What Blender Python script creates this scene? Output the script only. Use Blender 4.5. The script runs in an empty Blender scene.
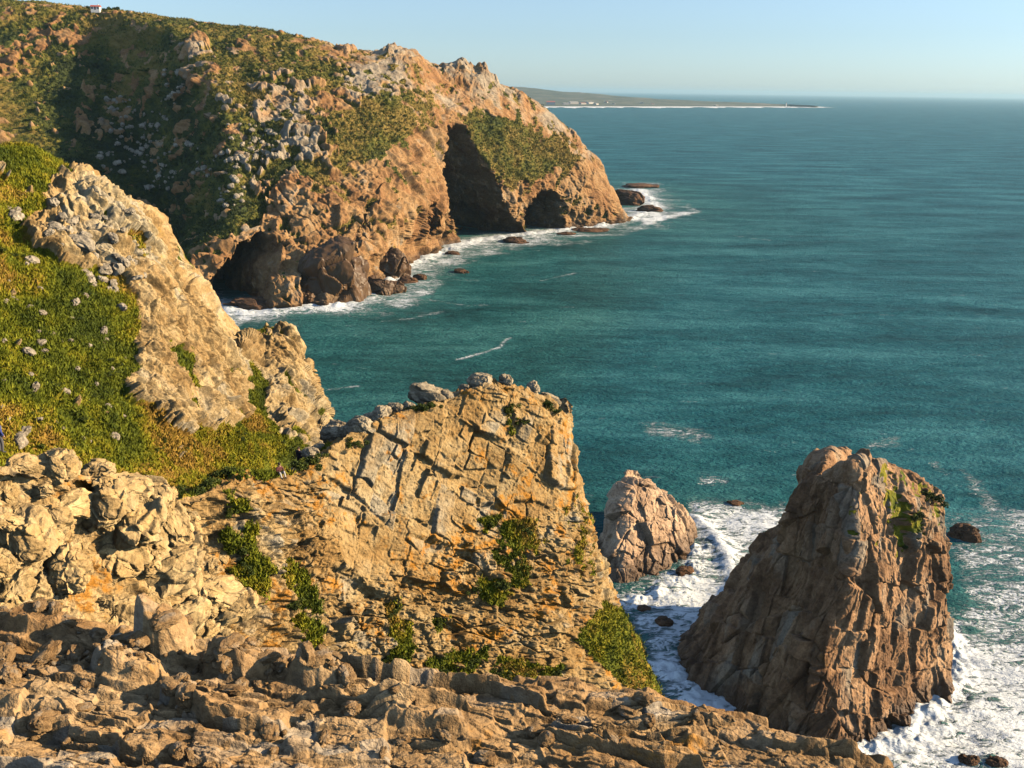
import bpy, bmesh, math, random
import numpy as np
from mathutils import Vector, Matrix

rng = np.random.default_rng(7)
random.seed(7)
R = math.radians
S = bpy.context.scene
COL = S.collection
F32 = np.float32

# ------------------------------------------------------------------ camera
CAMZ = 110.0
FPX = 887.0
PITCH = math.atan((384 - 89.5) / FPX)
ROLL = R(0.8)
fw = np.array([0, math.cos(PITCH), -math.sin(PITCH)])
r0 = np.array([1.0, 0, 0]); u0 = np.array([0, math.sin(PITCH), math.cos(PITCH)])
rt = r0 * math.cos(ROLL) + u0 * math.sin(ROLL)
up = u0 * math.cos(ROLL) - r0 * math.sin(ROLL)
CAM = np.array([0, 0, CAMZ])

def ray(px, py):
    return fw + rt * ((px - 512) / FPX) + up * ((384 - py) / FPX)
def P(px, py, Y):
    d = ray(px, py); return CAM + d * (Y / d[1])
def PZ(px, py, z=0.0):
    d = ray(px, py); return CAM + d * ((z - CAMZ) / d[2])
def proj(p):
    q = np.asarray(p, dtype=np.float64) - CAM
    w = np.maximum(q @ fw, 0.1)
    return 512 + FPX * (q @ rt) / w, 384 - FPX * (q @ up) / w, w

cam = bpy.data.objects.new('camera', bpy.data.cameras.new('camera'))
COL.objects.link(cam)
M = Matrix(((rt[0], up[0], -fw[0], 0), (rt[1], up[1], -fw[1], 0), (rt[2], up[2], -fw[2], CAMZ), (0, 0, 0, 1)))
cam.matrix_world = M
cam.data.sensor_width = 36; cam.data.lens = 36 * FPX / 1024
cam.data.clip_start = 0.1; cam.data.clip_end = 400000
S.camera = cam

# ------------------------------------------------------------------ noise
_g = rng.normal(size=(4096, 3)); _g /= np.linalg.norm(_g, axis=1)[:, None]
GT = _g.astype(F32)
JT = rng.random((4096, 3)).astype(F32)
RT1 = rng.random(4096).astype(F32)
_g2 = rng.normal(size=(4096, 3)); _g2 /= np.linalg.norm(_g2, axis=1)[:, None]
TT = _g2.astype(F32)

def hsh(ix, iy, iz, seed):
    h = ix.astype(np.uint32) * np.uint32(0x8da6b343) ^ iy.astype(np.uint32) * np.uint32(0xd8163841) ^ iz.astype(np.uint32) * np.uint32(0xcb1ab31f) ^ np.uint32((seed * 0x9E3779B1) & 0xffffffff)
    h ^= h >> np.uint32(15); h *= np.uint32(0x2c1b3c6d); h ^= h >> np.uint32(12); h *= np.uint32(0x297a2d39); h ^= h >> np.uint32(15)
    return (h & np.uint32(4095)).astype(np.int32)

def gn(p, seed=0):
    p = np.asarray(p, dtype=np.float64)
    i = np.floor(p).astype(np.int64); f = (p - i).astype(F32); i = i.astype(np.int32)
    u = f * f * f * (f * (f * 6 - 15) + 10)
    out = None
    for dx in (0, 1):
        wx = u[:, 0] if dx else 1 - u[:, 0]
        for dy in (0, 1):
            wy = u[:, 1] if dy else 1 - u[:, 1]
            for dz in (0, 1):
                wz = u[:, 2] if dz else 1 - u[:, 2]
                g = GT[hsh(i[:, 0] + dx, i[:, 1] + dy, i[:, 2] + dz, seed)]
                v = (g[:, 0] * (f[:, 0] - dx) + g[:, 1] * (f[:, 1] - dy) + g[:, 2] * (f[:, 2] - dz)) * (wx * wy * wz)
                out = v if out is None else out + v
    return out * 1.5

def fbm(p, octv=4, seed=0, gain=0.5, lac=2.07):
    a = 1.0; s = 0; p = np.asarray(p, dtype=np.float64).copy()
    for k in range(octv):
        s = s + a * gn(p, seed + k * 17); p = p * lac + 3.7; a *= gain
    return s
def ridged(p, octv=4, seed=0, gain=0.5):
    a = 1.0; s = 0; p = np.asarray(p, dtype=np.float64).copy()
    for k in range(octv):
        s = s + a * (1 - 2 * np.abs(gn(p, seed + k * 13))); p = p * 2.1 + 1.9; a *= gain
    return s

def voro(p, seed=0):
    """nearest and second nearest jittered cell: F1, F2, cell id, vector from the cell's centre"""
    p = np.asarray(p, dtype=np.float64)
    i = np.floor(p).astype(np.int64); f = (p - i).astype(F32); i = i.astype(np.int32)
    n = len(p)
    d1 = np.full(n, 99, F32); d2 = np.full(n, 99, F32); idb = np.zeros(n, np.int32)
    vec = np.zeros((n, 3), F32)
    for dx in (-1, 0, 1):
        for dy in (-1, 0, 1):
            for dz in (-1, 0, 1):
                h = hsh(i[:, 0] + dx, i[:, 1] + dy, i[:, 2] + dz, seed)
                v = f - (JT[h] + np.array([dx, dy, dz], F32))
                d = (v * v).sum(1)
                c = d < d1
                d2 = np.where(c, d1, np.minimum(d2, d)); d1 = np.where(c, d, d1)
                idb = np.where(c, h, idb); vec[c] = v[c]
    return np.sqrt(d1), np.sqrt(d2), idb, vec

def sstep(a, b, x):
    t = np.clip((x - a) / (b - a), 0, 1); return t * t * (3 - 2 * t)

def axes_mat(spacing, rot):
    e = Matrix.Rotation(rot[2], 3, 'Z') @ Matrix.Rotation(rot[1], 3, 'Y') @ Matrix.Rotation(rot[0], 3, 'X')
    A = np.array(e).T
    return A / np.array(spacing)[:, None]

def facets(p, spacing, rot, seed, amp, tilt, warp=0.15, crack=0.0, crackw=0.07, soft=0.12):
    q = p @ axes_mat(spacing, rot).T
    if warp:
        w = np.stack([gn(q * 0.7 + 11.1, seed + 5), gn(q * 0.7 + 47.7, seed + 6), gn(q * 0.7 + 91.3, seed + 7)], 1)
        q = q + w * warp
    f1, f2, idc, vec = voro(q, seed)
    r = RT1[idc]
    h = (amp * ((r - 0.5) * 2) + tilt * (vec * TT[idc]).sum(1)) * sstep(-0.02, soft, f2 - f1)
    if crack:
        h = h - crack * (1 - sstep(0, crackw, f2 - f1))
    return h, RT1[(idc * 7 + 13) & 4095], f2 - f1

def blocks(p, spacing, rot, seed, amp, tilt, warp=0.12, crack=0.0, crackw=0.05, soft=0.06):
    """joint bounded blocks: three families of near parallel planes, each row staggered, each block offset and tilted"""
    q = p @ axes_mat(spacing, rot).T
    w = np.stack([fbm(q * 0.45 + 11.1, 2, seed + 5), fbm(q * 0.45 + 47.7, 2, seed + 6), fbm(q * 0.45 + 91.3, 2, seed + 7)], 1)
    q = q + w * warp * 2
    iz = np.floor(q[:, 2]); fz = q[:, 2] - iz
    hz = RT1[hsh(iz.astype(np.int64) * 0, iz.astype(np.int64) * 0 + 3, iz.astype(np.int64), seed)]
    qx = q[:, 0] * (0.7 + 0.6 * hz) + hz * 7.3
    ix = np.floor(qx); fx = qx - ix
    hx = RT1[hsh(ix.astype(np.int64), iz.astype(np.int64), ix.astype(np.int64) * 0 + 5, seed)]
    qy = q[:, 1] * (0.7 + 0.6 * hx) + hx * 5.1
    iy = np.floor(qy); fy = qy - iy
    h = hsh(ix.astype(np.int64), iy.astype(np.int64), iz.astype(np.int64), seed + 1)
    vec = np.stack([fx, fy, fz], 1) - 0.5
    e = np.minimum(np.minimum(np.minimum(fx, 1 - fx), np.minimum(fy, 1 - fy)), np.minimum(fz, 1 - fz))
    d = (amp * (RT1[h] - 0.5) * 2 + tilt * (vec * TT[h]).sum(1)) * sstep(-0.01, soft, e)
    if crack:
        cm = sstep(-0.15, 0.35, gn(q * 0.8 + 5.5, seed + 9))
        d = d - crack * cm * (1 - sstep(0, crackw, e))
    return d, RT1[(h * 7 + 13) & 4095], e

def blur_d(d, nv, nu, k=1, closed=False):
    """settle steps narrower than the mesh can carry"""
    D = d.reshape(nv, nu)
    for _ in range(k):
        a = np.concatenate([D[:1], D[:-1]], 0); b = np.concatenate([D[1:], D[-1:]], 0); D = (a + b + 2 * D) / 4
        if closed: a = np.roll(D, 1, 1); b = np.roll(D, -1, 1)
        else: a = np.concatenate([D[:, :1], D[:, :-1]], 1); b = np.concatenate([D[:, 1:], D[:, -1:]], 1)
        D = (a + b + 2 * D) / 4
    return D.ravel()

def polymask(px, py, poly, soft):
    """1 inside the polygon, 0 outside, over a soft edge (units as the polygon)"""
    px = np.asarray(px); py = np.asarray(py)
    inside = np.zeros(len(px), bool); dm = np.full(len(px), 1e9)
    n = len(poly)
    for k in range(n):
        x1, y1 = poly[k]; x2, y2 = poly[(k + 1) % n]
        c = ((y1 > py) != (y2 > py))
        with np.errstate(divide='ignore', invalid='ignore'):
            xi = (x2 - x1) * (py - y1) / ((y2 - y1) if y2 != y1 else 1e-9) + x1
        inside ^= c & (px < xi)
        dx, dy = x2 - x1, y2 - y1
        t = np.clip(((px - x1) * dx + (py - y1) * dy) / (dx * dx + dy * dy + 1e-9), 0, 1)
        dm = np.minimum(dm, np.hypot(px - x1 - t * dx, py - y1 - t * dy))
    sd = np.where(inside, dm, -dm)
    return sstep(-soft, soft, sd)

def polydist(x, y, pts):
    dm = np.full(len(x), 1e9)
    for k in range(len(pts) - 1):
        x1, y1 = pts[k][:2]; x2, y2 = pts[k + 1][:2]
        dx, dy = x2 - x1, y2 - y1
        t = np.clip(((x - x1) * dx + (y - y1) * dy) / (dx * dx + dy * dy + 1e-9), 0, 1)
        dm = np.minimum(dm, np.hypot(x - x1 - t * dx, y - y1 - t * dy))
    return dm

# ------------------------------------------------------------------ mesh helpers
def make_mesh(name, V, faces=None, quads=None, tris=None, attrs=None, smooth=False):
    me = bpy.data.meshes.new(name)
    V = np.asarray(V, dtype=F32)
    me.vertices.add(len(V)); me.vertices.foreach_set('co', V.ravel())
    if quads is not None:
        k = 4; idx = np.asarray(quads, np.int32)
    else:
        k = 3; idx = np.asarray(tris, np.int32)
    nf = len(idx)
    me.loops.add(nf * k); me.loops.foreach_set('vertex_index', idx.ravel())
    me.polygons.add(nf)
    me.polygons.foreach_set('loop_start', np.arange(0, nf * k, k, dtype=np.int32))
    me.polygons.foreach_set('loop_total', np.full(nf, k, np.int32))
    me.polygons.foreach_set('use_smooth', np.full(nf, smooth, bool))
    me.update(calc_edges=True)
    for an, av in (attrs or {}).items():
        a = me.attributes.new(an, 'FLOAT', 'POINT')
        a.data.foreach_set('value', np.asarray(av, F32).ravel())
    return me

def link(name, me, mat=None, parent=None):
    o = bpy.data.objects.new(name, me); COL.objects.link(o)
    if mat is not None: me.materials.append(mat)
    if parent is not None: o.parent = parent
    return o

def tag(o, label=None, cat=None, group=None, kind=None):
    if label: o['label'] = label
    if cat: o['category'] = cat
    if group: o['group'] = group
    if kind: o['kind'] = kind
    return o

def empty(name, loc, rz=0):
    o = bpy.data.objects.new(name, None); COL.objects.link(o)
    o.location = loc; o.rotation_euler = (0, 0, rz); o.empty_display_size = 0.2
    return o

def hermite(X, t, ts):
    """cubic through X (K, ...) at params t, evaluated at ts"""
    K = len(t)
    d = np.zeros_like(X)
    for k in range(K):
        if k == 0: d[k] = (X[1] - X[0]) / (t[1] - t[0])
        elif k == K - 1: d[k] = (X[-1] - X[-2]) / (t[-1] - t[-2])
        else:
            a = (X[k] - X[k - 1]) / (t[k] - t[k - 1]); b = (X[k + 1] - X[k]) / (t[k + 1] - t[k])
            w = (t[k + 1] - t[k]) / (t[k + 1] - t[k - 1])
            d[k] = a * w + b * (1 - w)
    d *= 0.85
    nd = np.linalg.norm(d, axis=-1, keepdims=True) + 1e-12
    lim = np.full(nd.shape, 1e30)
    for k in range(K - 1):
        ch = 1.25 * np.linalg.norm(X[k + 1] - X[k], axis=-1, keepdims=True) / (t[k + 1] - t[k])
        lim[k] = np.minimum(lim[k], ch); lim[k + 1] = np.minimum(lim[k + 1], ch)
    d = d * np.minimum(1, lim / nd)
    j = np.clip(np.searchsorted(t, ts, side='right') - 1, 0, K - 2)
    h = (t[j + 1] - t[j]); s = (ts - t[j]) / h
    sh = (len(ts),) + (1,) * (X.ndim - 1)
    s = s.reshape(sh); h = h.reshape(sh)
    return ((2 * s**3 - 3 * s**2 + 1) * X[j] + (s**3 - 2 * s**2 + s) * h * d[j] + (-2 * s**3 + 3 * s**2) * X[j + 1] + (s**3 - s**2) * h * d[j + 1])

def patch(cols, nu, nv, closed=False, minstep=6.0, vcap=None, ucap=None):
    """control columns (C, R, 3) to a dense grid (nv rows, nu cols, 3), samples spread by the size of each span as seen"""
    A = np.array(cols, dtype=np.float64)
    if closed:
        A = np.concatenate([A[-2:], A, A[:3]], 0)
    px, py, w = proj(A.reshape(-1, 3)); sp = np.stack([px, py], 1).reshape(A.shape[0], A.shape[1], 2)
    du = np.maximum(np.linalg.norm(np.diff(sp, axis=0), axis=2).mean(1), minstep)
    dv = np.maximum(np.linalg.norm(np.diff(sp, axis=1), axis=2).mean(0), minstep)
    for k, v in (vcap or {}).items(): dv[k] = min(dv[k], v)
    for k, v in (ucap or {}).items(): du[k] = min(du[k], v)
    tu = np.concatenate([[0], np.cumsum(du)]); tv = np.concatenate([[0], np.cumsum(dv)])
    if closed:
        us = np.linspace(tu[2], tu[-3], nu + 1)[:-1]
    else:
        us = np.linspace(0, tu[-1], nu)
    vs = np.linspace(0, tv[-1], nv)
    B = hermite(A, tu, us)
    B = hermite(np.swapaxes(B, 0, 1), tv, vs)
    return B

def grid_normals(G, closed=False):
    if closed:
        du = np.roll(G, -1, 1) - np.roll(G, 1, 1)
    else:
        du = np.gradient(G, axis=1)
    dv = np.gradient(G, axis=0)
    n = np.cross(du, dv)
    n /= np.linalg.norm(n, axis=2)[..., None] + 1e-12
    v = CAM - G
    if (n * v).sum(2).mean() < 0: n = -n
    return n

def run_on(cols, ks=(2.0, 3.0)):
    """carry a landform on beyond the left edge of the view"""
    a, b = np.array(cols[0]), np.array(cols[1])
    return [list(a + (a - b) * sum(ks[:k])) for k in range(len(ks), 0, -1)] + cols

def smooth_grid(N, k=2, closed=False):
    for _ in range(k):
        for ax in (0, 1):
            if ax == 1 and closed:
                N = (np.roll(N, 1, 1) + np.roll(N, -1, 1) + 2 * N) / 4
            else:
                a = np.take(N, np.r_[0, 0:N.shape[ax] - 1], axis=ax); b = np.take(N, np.r_[1:N.shape[ax], N.shape[ax] - 1], axis=ax)
                N = (a + b + 2 * N) / 4
    return N / (np.linalg.norm(N, axis=2)[..., None] + 1e-12)

def grid_quads(nv, nu, closed=False):
    r = np.arange(nv - 1)[:, None]; c = np.arange(nu if closed else nu - 1)[None, :]
    c2 = (c + 1) % nu
    q = np.stack([r * nu + c, r * nu + c2, (r + 1) * nu + c2, (r + 1) * nu + c], -1).reshape(-1, 4)
    return q

def orient_quads(V, q):
    k = len(q) // 2
    idx = np.linspace(0, len(q) - 1, 2000).astype(int)
    a, b, c = V[q[idx, 0]], V[q[idx, 1]], V[q[idx, 2]]
    n = np.cross(b - a, c - a)
    s = (n * (CAM - a)).sum(1)
    return q if np.median(s) > 0 else q[:, ::-1]

# ------------------------------------------------------------------ node helpers
class NT:
    def __init__(self, mat):
        self.t = mat.node_tree; self.n = self.t.nodes; self.l = self.t.links
    def new(self, typ, **kw):
        nd = self.n.new(typ)
        for k, v in kw.items():
            if k.startswith('i_'):
                nd.inputs[k[2:].replace('_', ' ')].default_value = v
            else: setattr(nd, k, v)
        return nd
    def link(self, a, b): self.l.new(a, b)
    def coord(self):
        if not hasattr(self, '_c'): self._c = self.new('ShaderNodeTexCoord').outputs['Object']
        return self._c
    def mapped(self, scale, rot=(0, 0, 0)):
        m = self.new('ShaderNodeMapping'); m.inputs['Scale'].default_value = scale; m.inputs['Rotation'].default_value = rot
        self.link(self.coord(), m.inputs['Vector']); return m.outputs['Vector']
    def noise(self, scale, detail=5, rough=0.55, vec=None, dist=0.0):
        nd = self.new('ShaderNodeTexNoise'); nd.inputs['Scale'].default_value = scale
        nd.inputs['Detail'].default_value = detail; nd.inputs['Roughness'].default_value = rough; nd.inputs['Distortion'].default_value = dist
        self.link(vec if vec is not None else self.coord(), nd.inputs['Vector'])
        return nd.outputs['Fac']
    def ramp(self, fac, stops, interp='LINEAR'):
        nd = self.new('ShaderNodeValToRGB'); cr = nd.color_ramp; cr.interpolation = interp
        while len(cr.elements) < len(stops): cr.elements.new(0.5)
        for e, (p, c) in zip(cr.elements, stops):
            e.position = p; e.color = (c[0], c[1], c[2], 1) if not isinstance(c, (int, float)) else (c, c, c, 1)
        self.link(fac, nd.inputs['Fac']); return nd.outputs['Color']
    def mix(self, fac, a, b, mode='MIX'):
        nd = self.new('ShaderNodeMix', data_type='RGBA', blend_type=mode)
        for s, v in ((nd.inputs['Factor'], fac), (nd.inputs['A'], a), (nd.inputs['B'], b)):
            pass
        ins = [i for i in nd.inputs]
        fa = nd.inputs[0]; A = nd.inputs[6]; B = nd.inputs[7]
        for s, v in ((fa, fac), (A, a), (B, b)):
            if isinstance(v, bpy.types.NodeSocket): self.link(v, s)
            elif isinstance(v, (int, float)): s.default_value = v
            else: s.default_value = (v[0], v[1], v[2], 1)
        return nd.outputs[2]
    def math(self, op, a, b=None, c=None, clamp=False):
        nd = self.new('ShaderNodeMath', operation=op); nd.use_clamp = clamp
        for k, v in enumerate((a, b, c)):
            if v is None: continue
            if isinstance(v, bpy.types.NodeSocket): self.link(v, nd.inputs[k])
            else: nd.inputs[k].default_value = v
        return nd.outputs[0]
    def attr(self, name):
        nd = self.new('ShaderNodeAttribute'); nd.attribute_name = name; return nd.outputs['Fac']
    def maprange(self, v, a, b, c=0.0, d=1.0, smooth=True):
        nd = self.new('ShaderNodeMapRange'); nd.interpolation_type = 'SMOOTHSTEP' if smooth else 'LINEAR'
        self.link(v, nd.inputs['Value'])
        for nm, x in (('From Min', a), ('From Max', b), ('To Min', c), ('To Max', d)): nd.inputs[nm].default_value = x
        return nd.outputs['Result']

def new_mat(name):
    m = bpy.data.materials.new(name); m.use_nodes = True
    return m, NT(m), m.node_tree.nodes['Principled BSDF']

def simple_mat(name, col, rough=0.8, var=0.25, scale=4.0):
    m, t, b = new_mat(name)
    n = t.noise(scale, 4)
    c = t.ramp(n, [(0.3, [x * (1 - var) for x in col]), (0.7, [min(1, x * (1 + var)) for x in col])])
    t.link(c, b.inputs['Base Color']); b.inputs['Roughness'].default_value = rough
    return m

def rock_mat(name, tones, lichen=None, s=1.0, veg=None, wet=True, greys=None, lich_thr=(0.56, 0.66), vegk=1.0, pale=None, stain=0.6):
    """stone with mineral bands, per block tint, lichen and plant cover; s = metres of the broad mottling"""
    m, t, b = new_mat(name)
    n1 = t.noise(0.22 / s, 6, 0.6, dist=0.6)
    n2 = t.noise(1.3 / s, 6, 0.65)
    n3 = t.noise(7.0 / s, 4, 0.7)
    nn = t.math('ADD', t.math('MULTIPLY', n1, 0.62), t.math('MULTIPLY', n2, 0.38))
    c = t.ramp(nn, [(0.30, tones[0]), (0.43, tones[1]), (0.53, tones[2]), (0.66, tones[3])])
    cell = t.attr('cell')
    if pale:
        pc = t.ramp(nn, [(0.30, pale[0]), (0.46, pale[1]), (0.60, pale[2])])
        c = t.mix(t.math('MULTIPLY', t.attr('pale'), 0.85), c, pc)
    if greys:
        g = t.ramp(n2, [(0.3, greys[0]), (0.7, greys[1])])
        gf = t.math('MULTIPLY', t.maprange(cell, 0.58, 0.82), t.maprange(n1, 0.38, 0.58), clamp=True)
        c = t.mix(t.math('MULTIPLY', gf, 0.85), c, g)
    dk = t.maprange(cell, 0, 1, 0.78, 1.18, False)
    dkc = t.new('ShaderNodeCombineColor')
    for k in range(3): t.link(dk, dkc.inputs[k])
    c = t.mix(1.0, c, dkc.outputs[0], 'MULTIPLY')
    spk = t.maprange(n3, 0.35, 0.68, 0.72, 1.2, False)
    sc = t.new('ShaderNodeCombineColor')
    for k in range(3): t.link(spk, sc.inputs[k])
    c = t.mix(1.0, c, sc.outputs[0], 'MULTIPLY')
    st = t.math('MULTIPLY', t.maprange(t.noise(0.8 / s, 6, 0.68, dist=1.8), 0.54, 0.66), t.maprange(t.noise(0.17 / s, 3, 0.5), 0.40, 0.60))
    c = t.mix(t.math('MULTIPLY', st, stain), c, (0.075, 0.060, 0.045))
    if lichen:
        ln = t.math('ADD', t.math('MULTIPLY', t.noise(0.45 / s, 5, 0.6, dist=1.0), 0.6), t.math('MULTIPLY', t.noise(3.1 / s, 5, 0.7), 0.4))
        lf = t.maprange(ln, lich_thr[0], lich_thr[1])
        c = t.mix(t.math('MULTIPLY', lf, 0.85), c, lichen)
    if wet:
        geo = t.new('ShaderNodeSeparateXYZ'); t.link(t.coord(), geo.inputs[0])
        zz = t.math('ADD', geo.outputs[2], t.math('MULTIPLY', t.math('SUBTRACT', n2, 0.5), 9.0))
        wf = t.maprange(zz, 1.0, 6.5, 1, 0)
        c = t.mix(t.math('MULTIPLY', wf, 0.8), c, (0.06, 0.033, 0.018))
        t.link(t.maprange(wf, 0, 1, 0.9, 0.45, False), b.inputs['Roughness'])
    else:
        b.inputs['Roughness'].default_value = 0.92
    if veg:
        v1 = t.noise(0.16 / s * vegk, 5, 0.6); v2 = t.noise(1.1 / s * vegk, 5, 0.7); v3 = t.noise(5.0 / s * vegk, 3, 0.7)
        vv = t.math('ADD', t.math('ADD', t.math('MULTIPLY', v1, 0.5), t.math('MULTIPLY', v2, 0.32)), t.math('MULTIPLY', v3, 0.18))
        vv = t.math('ADD', vv, t.math('MULTIPLY', t.math('SUBTRACT', t.attr('dry'), 0.5), 0.34))
        vc = t.ramp(vv, [(0.34, veg[0]), (0.46, veg[1]), (0.55, veg[2]), (0.66, veg[3])])
        vf = t.math('ADD', t.attr('veg'), t.math('MULTIPLY', t.math('SUBTRACT', v2, 0.5), 0.55))
        vf = t.maprange(vf, 0.42, 0.58)
        c = t.mix(vf, c, vc)
    t.link(c, b.inputs['Base Color'])
    b.inputs['Specular IOR Level'].default_value = 0.25
    bp = t.new('ShaderNodeBump'); bp.inputs['Strength'].default_value = 0.7; bp.inputs['Distance'].default_value = 0.22 * s
    hb = t.math('ADD', t.math('MULTIPLY', t.noise(2.2 / s, 6, 0.7), 0.7), t.math('MULTIPLY', n3, 0.3))
    t.link(hb, bp.inputs['Height']); t.link(bp.outputs[0], b.inputs['Normal'])
    return m

VEG_FAR = [(0.022, 0.032, 0.012), (0.050, 0.065, 0.016), (0.115, 0.115, 0.020), (0.22, 0.155, 0.040)]
VEG_NEAR = [(0.046, 0.066, 0.009), (0.120, 0.140, 0.011), (0.22, 0.20, 0.012), (0.32, 0.19, 0.036)]
M_head = rock_mat('headland_stone', [(0.14, 0.070, 0.033), (0.28, 0.145, 0.060), (0.38, 0.225, 0.100), (0.38, 0.28, 0.17)], None, 9.0, VEG_FAR, True,
                  greys=[(0.16, 0.14, 0.115), (0.36, 0.32, 0.25)])
M_hill = rock_mat('hillside_stone', [(0.20, 0.125, 0.052), (0.36, 0.235, 0.100), (0.47, 0.345, 0.175), (0.50, 0.42, 0.27)], (0.32, 0.20, 0.05), 2.2, VEG_NEAR, False,
                  greys=[(0.25, 0.215, 0.15), (0.46, 0.41, 0.31)], lich_thr=(0.58, 0.70))
M_cliff = rock_mat('cliff_stone', [(0.19, 0.110, 0.040), (0.33, 0.200, 0.072), (0.41, 0.285, 0.130), (0.44, 0.35, 0.205)], (0.42, 0.18, 0.018), 1.7, VEG_NEAR, False,
                   greys=[(0.20, 0.175, 0.125), (0.38, 0.34, 0.26)], lich_thr=(0.51, 0.60), pale=[(0.30, 0.18, 0.068), (0.47, 0.325, 0.150), (0.58, 0.45, 0.255)])
M_ledge = rock_mat('ledge_stone', [(0.16, 0.088, 0.038), (0.30, 0.178, 0.078), (0.43, 0.28, 0.138), (0.52, 0.39, 0.23)], (0.46, 0.21, 0.030), 0.9, None, False,
                   greys=[(0.22, 0.195, 0.155), (0.38, 0.34, 0.28)], lich_thr=(0.56, 0.68))
M_stack = rock_mat('stack_stone', [(0.10, 0.054, 0.028), (0.235, 0.127, 0.064), (0.43, 0.25, 0.130), (0.54, 0.36, 0.21)], (0.30, 0.15, 0.04), 3.2, VEG_NEAR, True,
                   greys=[(0.16, 0.14, 0.11), (0.30, 0.26, 0.20)], lich_thr=(0.60, 0.70))
M_islet = rock_mat('islet_stone', [(0.26, 0.165, 0.105), (0.45, 0.30, 0.195), (0.58, 0.41, 0.275), (0.62, 0.48, 0.34)], None, 3.2, None, True)
M_searock = rock_mat('sea_rock_stone', [(0.05, 0.032, 0.022), (0.10, 0.058, 0.034), (0.16, 0.085, 0.045), (0.20, 0.12, 0.07)], None, 3.0, None, False)
M_boulder = rock_mat('boulder_stone', [(0.26, 0.20, 0.13), (0.36, 0.29, 0.19), (0.43, 0.36, 0.25), (0.47, 0.42, 0.32)], (0.36, 0.22, 0.06), 1.2, None, False, lich_thr=(0.60, 0.72))
M_cream = rock_mat('cream_boulder_stone', [(0.26, 0.155, 0.06), (0.42, 0.285, 0.125), (0.53, 0.395, 0.205), (0.60, 0.49, 0.30)], (0.48, 0.25, 0.05), 1.5, None, False, lich_thr=(0.57, 0.68))
M_pale = rock_mat('pale_boulder_stone', [(0.25, 0.21, 0.15), (0.34, 0.29, 0.22), (0.42, 0.37, 0.29), (0.50, 0.45, 0.37)], None, 4.0, None, False)
for m_ in (M_searock, M_boulder, M_pale): pass

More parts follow.
